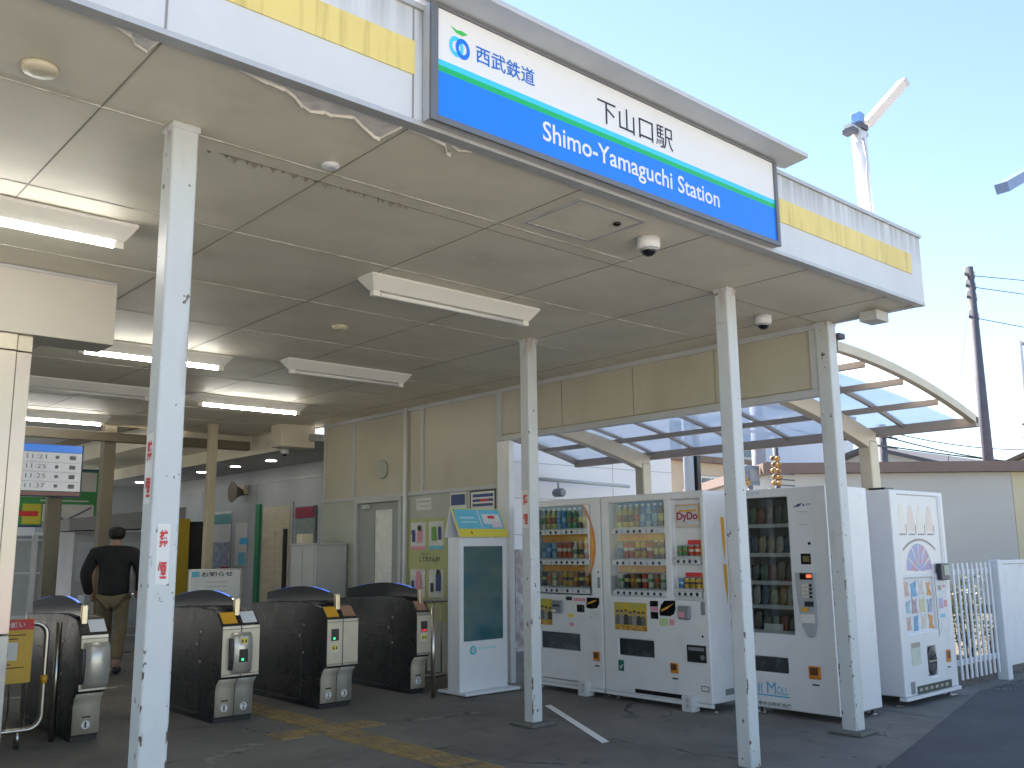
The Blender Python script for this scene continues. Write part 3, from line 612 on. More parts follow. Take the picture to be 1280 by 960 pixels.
# ---------------------------------------------------------------- ticket gates
blue_glint_m = mat('painted blue glint', (0.08, 0.22, 0.9), .3, emit=.25)  # faint glow standing in for a blue reflection along the fin top
smoke_m = mat('smoked black fin', (0.010, 0.011, 0.014), .10)
steel3_m = mat('satin gate steel', (0.60,0.56,0.49), .3, .45, var=.15, vscale=4)
brass_m = mat('warm steel end post', (0.70, 0.60, 0.42), .3, .9, var=.1)
orange_m = mat('orange ticket slot panel', (0.70, 0.36, 0.03), .4, var=.08)
screen_m = mat('dark status screen', (0.05, 0.045, 0.04), .15)
gled = mat('green status light', (0.03, 0.65, 0.20), .4, emit=.6)
rled = mat('red status light', (0.9, 0.04, 0.06), .4, emit=.5)
ystick = mat('yellow arrow sticker', (0.78, 0.60, 0.05), .5, var=.05)
def gate(X, Y, w, L, label, lanes, bulge=None, fin=None, slope=(), status=None, tex=()):
    t = thing('ticket_gate', label, 'ticket gate', (X+w/2, Y+.5, 0), 'row of ticket gates')
    def pz(poly): return [(Y+a, z) for a, z in poly]
    body = [(.10,.035),(.10,.26),(.085,.31),(.04,.35),(.0,.365),(.0,.745),(.02,.775),(.11,.865),(.22,.885),(.5,.900),(L,.86),(L,.035)]
    MB().prism(pz(body), 'x', X, X+w).build('body', gate_m, t, bevel=.006)
    MB().box(X+.006, X+w-.006, Y+.115, Y+L-.02, 0, .034).build('plinth', dark_m, t)
    # service door lines and locks on the long sides
    for sx in (X-.0015, X+w+.0015):
        b = MB()
        b.box(sx-.001, sx+.001, Y+.425, Y+.432, .07, .72); b.box(sx-.001, sx+.001, Y+.44, Y+L-.05, .615, .621); b.box(sx-.001, sx+.001, Y+.44, Y+L-.02, .045, .055)
        b.build('door_seam', mat('seam grey',(0.10,0.10,0.10),.4,var=.1), t)
        for (yy, zz) in ((Y+.40,.70),(Y+.40,.46),(Y+.47,.60)):
            MB().lathe([(.012,-.004),(.012,.004)], (sx,yy,zz), 12, 'x').build('lock', steel_m, t)
    n = len(lanes); lw = w/n
    for k, num in enumerate(lanes):
        x0, x1 = X+k*lw+.004, X+(k+1)*lw-.004
        MB().box(x0, x1, Y-.006, Y-.0015, .385, .735).build('face_plate', steel2_m, t, bevel=.002)
        MB().box(x0, x1, Y-.010, Y-.0012, .366, .383).build('bright_edge', steel_m, t, bevel=.002)
        MB().box(x0, x1, Y-.004, Y+.014, .737, .762).build('top_edge', steel_m, t, bevel=.002)
        lo = MB()
        prof = [(.094,.05),(.094,.255),(.08,.305),(.038,.345),(.034,.340),(.073,.300),(.087,.252),(.087,.05)]
        lo.prism(pz(prof), 'x', x0, x1, True)
        lp = lo.build('kick_plate', steel3_m if k else steel2_m, t)
        cx = (x0+x1)/2
        st = MB().lathe([(.030,0),(.030,-.001)], (cx, Y+.0862, .115), 20, 'y').build('number_sticker', paper_m, lp)
        text(num, 'lettering', st, (cx-.0125 if num != '1' else cx-.008, Y+.0855, .0935), YM, (0,0,1), .025 if num != '1' else .013, .043, black_m, bold=.02)
        if k == 0: MB().box(cx-.03, cx+.03, Y+.0855, Y+.0865, .165, .176).build('label_strip', black_m, lp)
    for (a, c_, mm) in slope:       # coloured panels on the slope
        x0, x1 = X+a*w, X+c_*w
        MB().q([(x0,Y+.022,.781),(x1,Y+.022,.781),(x1,Y+.107,.8662),(x0,Y+.107,.8662)]).build('card_reader', mm, t)
    b = MB(); b.q([(X+.03,Y+.23,.8875),(X+w*.42,Y+.23,.8875),(X+w*.42,Y+.40,.8968),(X+.03,Y+.40,.8968)]); b.build('slot_plate', steel_m, t)
    fx = fin if fin is not None else X+w/2
    top = [(Y+.13+(L-.16)*k/24, .955+.075*math.sin(math.pi*(k/24)**.8)) for k in range(25)]
    poly = [(Y+.13,.84)] + top + [(Y+L-.03,.84)]
    fo = MB().prism(poly, 'x', fx-.011, fx+.011).build('arch_fin', smoke_m, t)
    for (k0, k1) in ((2,8),(15,21)):
        b = MB()
        for k in range(k0, k1):
            (a, z), (c_, z2) = top[k], top[k+1]
            for (dx, dz) in ((0,0),):
                b.q([(fx-.012,a,z+.001),(fx+.012,a,z+.001),(fx+.012,c_,z2+.001),(fx-.012,c_,z2+.001)])
        b.build('painted_glint', blue_glint_m, fo)
    MB().box(fx-.022, fx+.022, Y+.085, Y+.128, .765, .975).build('fin_post', brass_m, fo, bevel=.006)
    if bulge:
        x0, x1 = bulge
        pr_ = [(.02,.37),(-.02,.385),(-.05,.42),(-.062,.50),(-.062,.60),(-.05,.67),(-.025,.705),(.02,.715)]
        bb = MB().prism(pz(pr_), 'x', x0, x1, True).build('reader_bulge', steel3_m, t)
        MB().prism(pz([(.28,.40),(-.045,.42),(-.055,.50),(-.055,.60),(-.045,.665),(.28,.69)]), 'x', x0-.022, x0-.001).build('bulge_side', dark_m, t, bevel=.004)
        yb = Y-.0635
    else: yb = Y-.0075; bb = t
    for (cx, zs, zy, col_) in (status or []):
        MB().box(cx-.038, cx+.038, yb-.001, yb+.003, zs-.05, zs+.05).build('status_screen', screen_m, t)
        if col_ is gled: MB().lathe([(.011,0),(.011,-.001)], (cx-.008,yb-.0015,zs-.03), 10, 'y').build('status_light', col_, t)
        else: text('止まれ', 'lettering', t, (cx-.032,yb-.002,zs-.045), YM, (0,0,1), .064, .022, rled)
        MB().box(cx-.034, cx+.034, yb-.001, yb+.003, zy-.034, zy+.034).build('arrow_sticker', paper_m, t)
        b = MB(); b.box(cx-.028,cx+.028,yb-.0022,yb-.0012,zy-.022,zy+.024); b.cur = 1
        for s_ in (-1,1): b.q([(cx+s_*.004,yb-.0028,zy-.004),(cx+s_*.022,yb-.0028,zy-.018),(cx+s_*.022,yb-.0028,zy+.016)])
        b.build('arrow_mark', [ystick, black_m], t)
white_card = mat('white card reader', (0.70,0.72,0.74), .3, var=.08, vscale=20)
copper_m = mat('copper brown panel', (0.38,0.20,0.13), .4, var=.1)
gate(2.29, 7.36, .20, 1.45, 'single ticket gate marked 1 with a rounded steel front, behind the yellow rail notice', ['1'], bulge=(2.315,2.487), fin=2.335, slope=((.35,.95,white_card),))
gate(3.36, 7.32, .33, 1.45, 'double ticket gate marked 1 and 2 with a bulging steel card reader', ['1','2'], bulge=(3.44,3.60), slope=((.05,.43,orange_m),(.57,.95,white_card)), status=[(3.522,.53,.645,gled)])
gate(4.32, 7.32, .32, 1.45, 'double ticket gate marked 2 and 3 with flat beige front plates', ['2','3'], slope=((.05,.43,orange_m),(.57,.95,copper_m)), status=[(4.40,.63,.52,gled)])
gate(5.38, 7.46, .17, 1.45, 'single ticket gate marked 3 showing a red stop light', ['3'], fin=5.50, slope=((.15,.85,copper_m),), status=[(5.465,.63,.53,rled)])

# ---------------------------------------------------------------- rails and bollards round the gates
tag(MB().tube([(5.40,7.22,0),(5.40,7.22,.82)], .021, 12).tube([(5.40,7.22,.82),(5.40,7.22,.835)], [.021,.012], 12).build('rail_post', steel_m, loc=(5.40,7.22,0)), 'upright steel post at the front of the single gate marked 3', 'post')
tag(MB().tube([(2.21,7.62,0),(2.21,7.62,.85)], .021, 12).build('rail_post', steel_m, loc=(2.21,7.62,0)), 'upright steel post beside the single gate marked 1', 'post')
def loop(x0, x1, y, z0, z1, r, label, bars, rr=.02):
    t = thing('guard_rail', label, 'railing', ((x0+x1)/2, y, 0), 'steel loop railings')
    pts = []
    def arc(cx, cz, a0, a1):
        for k in range(7): a = R(a0+(a1-a0)*k/6); pts.append((cx+r*math.cos(a), y, cz+r*math.sin(a)))
    arc(x1-r, z0+r, -90, 0); arc(x1-r, z1-r, 0, 90); arc(x0+r, z1-r, 90, 180); arc(x0+r, z0+r, 180, 270)
    pts.append(pts[0])
    MB().tube(pts, rr, 12, False).build('loop_pipe', steel_m, t)
    for i in range(bars):
        x = x0+(i+1)*(x1-x0)/(bars+1)
        MB().tube([(x,y,z0+.01),(x,y,z1-.01)], .007, 8).build('bar', steel_m, t)
    for x in (x0+.15, x1-.15): MB().tube([(x,y,0),(x,y,z0+.005)], .018, 10).build('foot', steel_m, t)
    return t
loop(0.2, 2.10, 7.52, .12, .86, .09, 'steel loop railing with thin bars beside the single gate marked 1', 16)
MB().tube([(2.10,7.52,.43),(2.10,7.52,.49)], .024, 12).build('orange_tape', orange_m, [o for o in bpy.data.objects if o.name == 'guard_rail'][0])
loop(5.50, 6.45, 7.85, .10, .84, .07, 'steel loop railing between the signage kiosk and the single gate marked 3', 9)
tag(MB().box(6.35,6.55,7.95,8.3,0,.12).build('floor_box', paper_m, loc=(6.45,8.1,0), bevel=.01), 'small white box on the floor behind the loop railing near the wall', 'box')
rn = thing('rail_notice', 'yellow notice with a red heading hanging on the loop railing', 'notice', (1.70,7.49,.45))
MB().box(1.28, 2.0, 7.485, 7.497, .45, .895).build('board', mat('yellow notice board',(0.66,0.40,0.04),.5,var=.08), rn, bevel=.003)
MB().box(1.283, 1.997, 7.482, 7.4845, .82, .892).build('red_heading', red_m, rn)
text('お願い', 'lettering', rn, (1.80,7.4815,.838), YM, (0,0,1), .14, .036, paper_m, bold=.02)
MB().box(1.42, 1.90, 7.482, 7.4845, .61, .735).build('white_label', paper_m, rn)
b = MB()
for z, a, c_ in ((.70,1.6,1.8),(.672,1.55,1.78),(.645,1.5,1.84)): b.box(a, c_, 7.481, 7.4818, z, z+.008)
for z, a, c_ in ((.78,1.5,1.95),(.755,1.5,1.9),(.58,1.5,1.86),(.555,1.5,1.95),(.53,1.5,1.75)): b.box(a, c_, 7.4838, 7.4846, z, z+.008)
b.build('printed_line', mat('brown print',(0.16,0.08,0.02),.6,var=.1), rn)

# ---------------------------------------------------------------- left block: hanging beam and stainless column
hb = thing('hanging_beam_panel', 'plain beige beam panel hanging from the soffit over the stainless column', 'beam', (0.6,6.2,2.66))
MB().box(-4, 1.955, 6.03, 6.33, 2.665, 3.0765).build('panel', mat('beige beam panel',(0.54,0.51,0.45),.5,var=.08,vscale=1.2), hb, bevel=.004)
b = MB()
for x in (-.1, .9): b.box(x-.003,x+.003,6.0275,6.029,2.665,3.0765)
b.box(-4,1.955,6.022,6.0285,3.058,3.0763); b.build('seam', trim_m, hb)
sc = thing('stainless_column', 'tall stainless column with a vertical groove under the beam panel', 'column', (1.38,6.12,0))
for x0, x1, y0 in ((1.305,1.405,6.06),(1.409,1.492,6.075)):
    MB().box(x0, x1, y0, 6.25, .90, 2.56).build('panel', colm, sc, bevel=.004)
    MB().box(x0, x1, y0-.004, 6.25, 2.565, 2.664).build('top_collar', steel2_m, sc, bevel=.004)
    MB().box(x0, x1, y0-.003, 6.25, 0, .893).build('lower_panel', mat('scuffed steel',(0.42,0.41,0.39),.38,.9,var=.25,vscale=4), sc, bevel=.004)
MB().box(1.02, 1.30, 6.10, 6.22, 0, 2.60).build('side_glass', mat('grey glazed panel',(0.35,0.42,0.46),.15,var=.1), sc)
to = thing('sky_light_blocker', 'unseen wall block added to hold back sky light beside the stainless column', 'building', (-2,8,0))  # out-of-frame block added to cut sky light on the machine fronts
MB().box(-6, 1.015, 6.12, 9.6, 0, 2.66).build('wall', wallgrey_m, to)
tw = MB().box(-3.6, .6, 6.10, 6.119, 1.0, 2.2).build('window', MATS['grey glazed panel'], to)
b = MB(); b.box(-3.65,.65,6.08,6.118,.94,.999); b.box(-3.65,.65,6.08,6.118,2.201,2.26); b.build('frame', trim_m, tw)

# ---------------------------------------------------------------- digital signage kiosk
kb = thing('signage_kiosk', 'white digital signage kiosk with a dark screen and blue yellow roof-shaped top', 'kiosk', (5.94,7.2,0))
kw = mat('kiosk white', (0.74,0.76,0.79), .3, var=.05, vscale=2)
kx0, kx1, ky = 5.635, 6.235, 7.12
b = MB(); b.prism([(5.615,7.0),(6.30,7.0),(6.30,7.44),(5.615,7.44)], 'z', .008, .035); b.build('base', kw, kb, bevel=.008)
sx0_, sx1_, sz0_, sz1_ = 5.685, 6.185, .49, 1.385
b = MB()
b.box(kx0, sx0_, ky, ky+.18, .036, 1.468); b.box(sx1_, kx1, ky, ky+.18, .036, 1.468); b.box(sx0_, sx1_, ky, ky+.18, .036, sz0_); b.box(sx0_, sx1_, ky, ky+.18, sz1_, 1.468); b.box(sx0_, sx1_, ky+.02, ky+.18, sz0_, sz1_)
b.build('cabinet', kw, kb)
sm = mat('switched off screen', (0.04,0.12,0.15), .06, c2=(0.09,0.15,0.14), thr=(.4,.6), vscale=2.5, spec=.7)  # teal and green tones imitate reflections on the dark glass
sm.node_tree.nodes['Principled BSDF'].inputs['Roughness'].default_value = .06
MB().box(sx0_+.001, sx1_-.001, ky+.006, ky+.019, sz0_+.001, sz1_-.001).build('screen', sm, kb)
tq = mat('turquoise mark', (0.03,0.48,0.52), .4, var=.05)
MB().lathe([(.042,0),(.042,-.001)], (5.80,ky-.0002,.405), 22, 'y').build('round_mark', tq, kb)
b = MB()
for k in range(6):
    a = R(60*k); b.q([(5.80+.006*math.cos(a-1.2),ky-.002,.405+.006*math.sin(a-1.2)),(5.80+.03*math.cos(a-.15),ky-.002,.405+.03*math.sin(a-.15)),(5.80+.03*math.cos(a+.15),ky-.002,.405+.03*math.sin(a+.15)),(5.80+.006*math.cos(a+1.2),ky-.002,.405+.006*math.sin(a+1.2))])
b.build('mark_rays', kw, kb)
text('CITY INFO', 'lettering', kb, (5.87,ky,.412), YM, (0,0,1), .22, .028, mat('pale turquoise',(0.35,0.68,0.68),.5,var=.05)) if False else None
b = MB()
for k in range(8): b.box(5.87+.028*k, 5.892+.028*k, ky-.0012, ky-.0002, .408, .428)
b.build('faint_lettering', mat('pale turquoise',(0.45,0.70,0.72),.5,var=.05), kb)
# tent-shaped top
yf, yr, zt = 7.085, 7.33, 1.755; ym_ = (yf+yr)/2+.03
MB().prism([(yf,1.472),(ym_,zt),(ym_+.012,zt),(yr,1.472),(yr-.01,1.472),(ym_+.004,zt-.02),(yf+.01,1.472)], 'x', kx0-.02, kx1+.01).build('tent_top', kw, kb)
dv = Vector((0, ym_-yf, zt-1.472)); nv = Vector((0,-dv.z,dv.y)).normalized()
def onslope(name, a0, a1, t0, t1, mm, lift, parent):
    p = lambda a, t: Vector((kx0-.02+(kx1-kx0+.03)*a, yf, 1.472)) + dv*t + nv*lift
    return MB().q([p(a0,t0),p(a1,t0),p(a1,t1),p(a0,t1)]).build(name, mm, parent)
tb = onslope('top_poster', 0,1,0.0,1.0, mat('poster yellow',(0.72,0.62,0.06),.5,var=.05), .002, kb)
onslope('blue_field', .03,.97,.28,.965, skyb, .0035, tb)
onslope('picture_field', .5,.52,.30,.94, paper_m, .005, tb); onslope('map_patch', .57,.93,.45,.8, paper_m, .005, tb); onslope('map_patch', .72,.93,.33,.52, mat('pale pink print',(0.70,0.58,0.60),.5,var=.1), .006, tb)
onslope('red_mark', .68,.82,.64,.74, red_m, .0065, tb); onslope('text_block', .12,.40,.62,.70, mat('pale cyan print',(0.40,0.68,0.74),.5,var=.1), .005, tb); onslope('text_block', .12,.44,.48,.54, MATS['pale cyan print'], .005, tb); onslope('orange_mark', .24,.27,.09,.19, red_m, .005, tb)

# ---------------------------------------------------------------- vending machines
handle_m = mat('vending grey plastic', (0.22,0.23,0.25), .35, var=.1)
dstrip = mat('price strip', (0.60,0.61,0.62), .4, var=.1)
btn_m = mat('dark blue button', (0.02,0.025,0.05), .25)
colors = [(0.60,0.10,0.05),(0.10,0.25,0.55),(0.12,0.33,0.12),(0.70,0.66,0.55),(0.62,0.40,0.06),(0.08,0.07,0.07),(0.30,0.55,0.65),(0.42,0.16,0.07),(0.66,0.62,0.20),(0.35,0.22,0.12)]
alu = mat('can rim', (0.65,0.65,0.66), .25, .9, var=.05)
cmat = [mat('can print %d' % i, c, .28, var=.55, vscale=26, stretch=(1,1,.6)) for i, c in enumerate(colors)]
capm = mat('white bottle cap', (0.75,0.75,0.75), .4, var=.05)
def can_mesh(i, h, kind):
    b = MB()
    r = .029
    if kind == 'can':
        b.cur = 1; b.lathe([(r*.82,0),(r,.006),(r,.010)], n=12); b.cur = 0; b.lathe([(r,.0101),(r,h-.014)], n=12)
        b.cur = 2; b.lathe([(r*1.005,h*.42),(r*1.005,h*.62)], n=12)
        b.cur = 1; b.lathe([(r,h-.0139),(r*.84,h-.002),(r*.80,h-.005)], n=12)
    else:
        b.cur = 0; b.lathe([(r*.9,0),(r,.01),(r,h*.60),(r*.9,h*.70),(r*.45,h*.88),(r*.45,h*.90)], n=12)
        b.cur = 2; b.lathe([(r*1.005,h*.25),(r*1.005,h*.55)], n=12)
        b.cur = 1; b.lathe([(r*.5,h*.9001),(r*.5,h)], n=12)
    return b.mesh('drink_'+kind, [cmat[i], alu if kind == 'can' else capm, cmat[(i*3+3) % len(cmat)]])
CM = {}
def put_can(parent, i, h, kind, x, y, z):
    key = (i, round(h, 3), kind)
    if key not in CM: CM[key] = can_mesh(i, h, kind)
    o = bpy.data.objects.new('drink_'+kind, CM[key]); COL.objects.link(o); o.parent = parent; o.location = (x, y, z); o.rotation_euler = (0,0,random.uniform(0,6.28))
    return o
def cabinet(t, w, h, d, holes, z0=.075, mm=None, bevel=.010):
    """enamel cabinet with real recesses: holes are (x0,x1,z0,z1,depth)"""
    mm = mm or vend_m
    xs = sorted({0, w, *[a for q in holes for a in q[:2]]}); zs = sorted({z0, h, *[a for q in holes for a in q[2:4]]})
    verts, faces, idx = [], [], {}
    def V(x, y, z):
        k = (round(x,5), round(y,5), round(z,5))
        if k not in idx: idx[k] = len(verts); verts.append(k)
        return idx[k]
    for i in range(len(xs)-1):
        for j in range(len(zs)-1):
            cx, cz = (xs[i]+xs[i+1])/2, (zs[j]+zs[j+1])/2
            if any(q[0] < cx < q[1] and q[2] < cz < q[3] for q in holes): continue
            faces.append((V(xs[i],0,zs[j]),V(xs[i+1],0,zs[j]),V(xs[i+1],0,zs[j+1]),V(xs[i],0,zs[j+1])))
    for (x0,x1,a,c_,dp) in holes:
        seg_x = [x for x in xs if x0 <= x <= x1]; seg_z = [z for z in zs if a <= z <= c_]
        for i in range(len(seg_x)-1):
            for zz in (a, c_): faces.append((V(seg_x[i],0,zz),V(seg_x[i+1],0,zz),V(seg_x[i+1],dp,zz),V(seg_x[i],dp,zz)))
        for j in range(len(seg_z)-1):
            for xx in (x0, x1): faces.append((V(xx,0,seg_z[j]),V(xx,0,seg_z[j+1]),V(xx,dp,seg_z[j+1]),V(xx,dp,seg_z[j])))
        faces.append(tuple(V(x,dp,a) for x in seg_x) + tuple(V(x1,dp,z) for z in seg_z[1:]) + tuple(V(x,dp,c_) for x in seg_x[::-1][1:]) + tuple(V(x0,dp,z) for z in seg_z[::-1][1:-1]))
    faces.append(tuple(V(x,0,h) for x in xs)+(V(w,d,h),V(0,d,h)))
    faces.append(tuple(V(x,0,z0) for x in xs)+(V(w,d,z0),V(0,d,z0)))
    faces.append(tuple(V(0,0,z) for z in zs)+(V(0,d,h),V(0,d,z0)))
    faces.append(tuple(V(w,0,z) for z in zs)+(V(w,d,h),V(w,d,z0)))
    faces.append((V(0,d,z0),V(w,d,z0),V(w,d,h),V(0,d,h)))
    b = MB(); b.v = [Vector(v) for v in verts]; b.f = faces; b.sm = [False]*len(faces); b.mi = [0]*len(faces)
    return b.build('cabinet', mm, t, world=False, bevel=bevel, seg=2)
def lb(name, t, mm, *boxes, bevel=0):
    b = MB()
    for q in boxes: b.box(*q)
    return b.build(name, mm, t, world=False, bevel=bevel)
def drink_row(t, x0, x1, z, n, h, y, pattern, kinds, strip_y=-.012, back=None, hue=None):
    sh = lb('display_shelf', t, dstrip, (x0-.02, x1+.02, .004, .11, z-.012, z))
    st = lb('button_strip', t, dstrip, (x0-.03, x1+.03, strip_y, .003, z-.058, z-.013), bevel=.003)
    for k in range(n):
        x = x0+(k+.5)*(x1-x0)/n
        put_can(sh, pattern[k % len(pattern)], h, kinds[k % len(kinds)], x, y, z)
        lb('selection_button', st, btn_m if random.random() < .78 else mat('grey button',(0.25,0.26,0.30),.3,var=.1), ) if False else None
        bt = MB().lathe([(.015,strip_y-.0005),(.015,strip_y-.004),(.012,strip_y-.006)], (x,0,z-.036), 12, 'y').build('selection_button', btn_m if random.random() < .75 else mat('pale button',(0.40,0.42,0.48),.3,var=.1), st, world=False)
    if back: lb('backing_card', t, back, (x0-.02, x1+.02, .074, .08, z+.005, z+h+.075))
    return sh
def feet(t, w, d, boxes=()):
    for x in (.05, w-.05):
        b = MB(); b.lathe([(.035,0),(.035,.008),(.012,.012),(.012,.074)], (x,.08,0), 14); b.box(x-.06,x+.06,.02,.05,0,.006); b.build('foot', steel_m, t, world=False)
        MB().lathe([(.035,0),(.035,.008),(.012,.012),(.012,.074)], (x,d-.08,0), 14).build('foot', steel_m, t, world=False)
    for x in boxes:
        o = lb('fixing_box', t, handle_w, (x-.055, x+.055, -.055, .05, .0, .128), bevel=.005)
        for z in (.05, .095): MB().lathe([(.017,-.056),(.017,-.062)], (x+.01,0,z), 12, 'y').build('bolt', trim_m, o, world=False)
handle_w = mat('fixing box enamel', (0.62,0.63,0.63), .4, var=.1)
def apron(t, w): lb('apron', t, vend_m, (.005, w-.005, -.004, .03, .045, .074))
def returnslot(t, x, z, w=.085, h=.085):
    o = lb('coin_return', t, mat('orange plastic',(0.62,0.22,0.02),.35,var=.1), (x-w/2, x+w/2, -.012, -.0005, z-h/2, z+h/2), bevel=.008)
    lb('return_flap', o, mat('brown flap',(0.12,0.05,0.02),.3,var=.1), (x-w*.36, x+w*.3, -.015, -.0122, z-h*.18, z+h*.38))
    lb('label_strip', t, black_m, (x-.03, x+.03, -.002, -.0005, z-h/2-.05, z-h/2-.038))
obk = mat('orange backing card', (0.78,0.30,0.03), .5, c2=(0.82,0.52,0.10), thr=(.4,.65), vscale=5)
bbk = mat('blue backing card', (0.06,0.26,0.60), .5, var=.2, vscale=5)
NEG = R(-90)
# machine closest to the kiosk
v1 = thing('vending_machine', 'white drink machine with a curved orange window edge, next to the white post', 'vending machine', (6.50,7.07,0), 'vending machines', NEG)
W1 = .995
cabinet(v1, W1, 1.83, .66, [(.10,.86,.915,1.765,.115),(.16,.69,.395,.55,.10)])
feet(v1, W1, .66, (.76,)); apron(v1, W1)
drink_row(v1, .15,.81,1.545,9,.20,.038,[3,8,8,6,1,2,2,5,7],['bottle'],back=bbk)
drink_row(v1, .15,.81,1.255,9,.165,.038,[6,1,6,0,0,0,3,4,0],['can','can','can','can','can','can','bottle','bottle','bottle'],back=obk)
drink_row(v1, .15,.81,.985,9,.15,.038,[5,9,3,9,4,4,7,5,7],['can'],back=obk)
# curved orange rim and the white door skin beside it
cv = [(.775,1.765),(.82,1.70),(.87,1.60),(.905,1.50),(.92,1.40),(.915,1.30),(.89,1.20),(.85,1.12)]
b = MB()
for (a, z), (c_, z2) in zip(cv, cv[1:]): b.q([(a-.012,-.003,z),(a+.012,-.003,z),(c_+.012,-.003,z2),(c_-.012,-.003,z2)])
b.build('orange_rim', mat('orange rim',(0.62,0.20,0.03),.35,var=.1), v1, world=False)
b = MB()
pl = [(.775,1.766)]+cv+[(.862,1.12),(.862,1.766)]
b.q([(.79,-.0015,1.766)]+[(a,-.0015,z) for a, z in cv if a <= .862]+[(.862,-.0015,1.60),(.862,-.0015,1.766)]); b.build('window_corner', vend_m, v1, world=False)
b = MB(); b.q([(.862,-.0012,1.61)]+[(a,-.0012,z) for a, z in cv if a > .862]+[(.862,-.0012,1.14)]); b.build('orange_skin', obk, v1, world=False)
lb('window_pane', v1, glass_m, (.101,.859,-.0005,.0015,.935,1.764))
gx = mat('vending poster', (0.55,0.38,0.03), .45, c2=(0.40,0.36,0.08), thr=(.4,.6), vscale=6)
figs = [mat('figure %d' % i, c, .5, var=.2, vscale=30) for i, c in enumerate([(0.10,0.03,0.05),(0.16,0.15,0.14),(0.03,0.03,0.04),(0.30,0.28,0.28),(0.20,0.05,0.08),(0.06,0.05,0.05)])]
def poster(t, x0, x1, z0, z1):
    p = lb('advert_poster', t, gx, (x0,x1,-.004,-.0005,z0,z1), bevel=.001)
    n = max(2, int((x1-x0)/.055)); fw_ = (x1-x0)*.92/n
    for k in range(n):
        cx = x0+(x1-x0)*.04+fw_*(k+.5); hh = (z1-z0)*(.50+.12*random.random())
        zb_ = z0+(z1-z0)*.2; wk = fw_*.62; yy = -.0046-.0003*(k % 3)
        b = MB(); b.prism([(cx-wk*.95,zb_),(cx+wk*.95,zb_),(cx+wk*.9,zb_+hh*.52),(cx+wk*.3,zb_+hh*.64),(cx-wk*.3,zb_+hh*.64),(cx-wk*.9,zb_+hh*.52)], 'y', yy, yy+.0002)
        b.build('printed_figure', figs[(k*2+int(x0*10)) % 6], p, world=False)
        MB().lathe([(wk*.62,yy-.0001),(wk*.62,yy-.0003)], (cx,0,zb_+hh*.80), 12, 'y').build('printed_hair', MATS['black print'], p, world=False)
        MB().lathe([(wk*.42,yy-.0004),(wk*.42,yy-.0006)], (cx,0,zb_+hh*.74), 10, 'y').build('printed_face', mat('printed skin',(0.50,0.33,0.24),.5,var=.1), p, world=False)
    lb('printed_band', p, mat('orange brown band',(0.42,0.16,0.02),.5,c2=(.6,.4,.1),thr=(.45,.6),vscale=25), (x0+.004,x1-.004,-.0052,-.0042,z0+.006,z0+(z1-z0)*.17))
poster(v1, .155,.325,.615,.865)
lb('bill_slot', v1, handle_m, (.335,.475,-.03,-.0005,.735,.855), bevel=.012); lb('bill_mouth', v1, lens_m, (.36,.45,-.033,-.0305,.80,.815)); lb('white_label', v1, paper_m, (.345,.40,-.033,-.0302,.745,.77))
lb('red_label', v1, pink, (.62,.78,-.002,-.0005,.855,.885)); lb('dark_display', v1, lens_m, (.52,.60,-.004,-.0005,.86,.895)); lb('yellow_label', v1, ystick, (.545,.61,-.002,-.0005,.70,.735)); lb('info_label', v1, paper_m, (.54,.615,-.002,-.0005,.74,.85)); lb('pink_label', v1, pink, (.56,.615,-.002,-.0005,.62,.655))
lb('coin_window', v1, lens_m, (.665,.765,-.006,-.0005,.755,.825), bevel=.004)
b = MB(); b.prism([(.79,.80),(.80,.895),(.96,.895),(.96,.845),(.93,.80),(.85,.79)], 'y', -.006, -.0005); lf_ = b.build('leaf_plate', lens_m, v1, world=False, bevel=.003)
b = MB(); b.prism([(.81,.83),(.88,.85),(.94,.875),(.87,.865),(.815,.845)], 'y', -.0075, -.0062); b.build('orange_flash', orange_m, lf_, world=False)
lb('small_print', v1, mat('grey small print',(0.52,0.53,0.54),.5,c2=(.72,.73,.74),thr=(.45,.55),vscale=60), (.83,.96,-.0015,-.0005,.70,.775))
lb('key_slot', v1, handle_m, (.945,.975,-.008,-.0005,.985,1.085), bevel=.006); MB().lathe([(.009,-.0005),(.009,-.006)], (.955,0,1.13), 10, 'y').build('lock', lens_m, v1, world=False)
lb('delivery_flap', v1, mat('smoky flap',(0.035,0.04,0.045),.12,c2=(0.10,0.11,0.12),thr=(.5,.7),vscale=9), (.162,.688,.012,.02,.397,.548))
returnslot(v1, .91, .365)
lb('vent_grille', v1, dark_m, *[(.18+.012*k,.186+.012*k,-.001,.001,.108,.122) for k in range(44)])
# machine with the brand plate
v2 = thing('vending_machine', 'white drink machine with a DyDo plate and orange flashes on its side', 'vending machine', (6.50,6.065,0), 'vending machines', NEG)
W2 = 1.195
cabinet(v2, W2, 1.83, .60, [(.10,.755,.925,1.765,.115),(.83,1.15,.905,1.765,.05),(.18,.59,.40,.545,.10)])
feet(v2, W2, .60, (.97,)); apron(v2, W2)
drink_row(v2, .17,.735,1.535,8,.21,.038,[8,4,4,9,1,6,1,5],['bottle'],back=bbk)
drink_row(v2, .17,.735,1.252,8,.165,.038,[6,0,0,4,4,0,5,5],['can','can','can','can','can','can','bottle','bottle'],back=obk)
drink_row(v2, .17,.735,.985,8,.15,.038,[3,5,7,5,0,3,9,3],['can'],back=obk)
lb('window_pane', v2, glass_m, (.101,.754,-.0005,.0015,.945,1.764))
dp = lb('brand_plate', v2, mat('plate grey',(0.55,0.56,0.58),.35,var=.05), (.865,1.125,.03,.049,1.52,1.725), bevel=.003)
b = MB()
for q in ((.87,1.12,1.706,1.715),(.87,1.12,1.53,1.536),(.87,.876,1.536,1.706)): b.box(q[0],q[1],.0285,.0298,q[2],q[3])
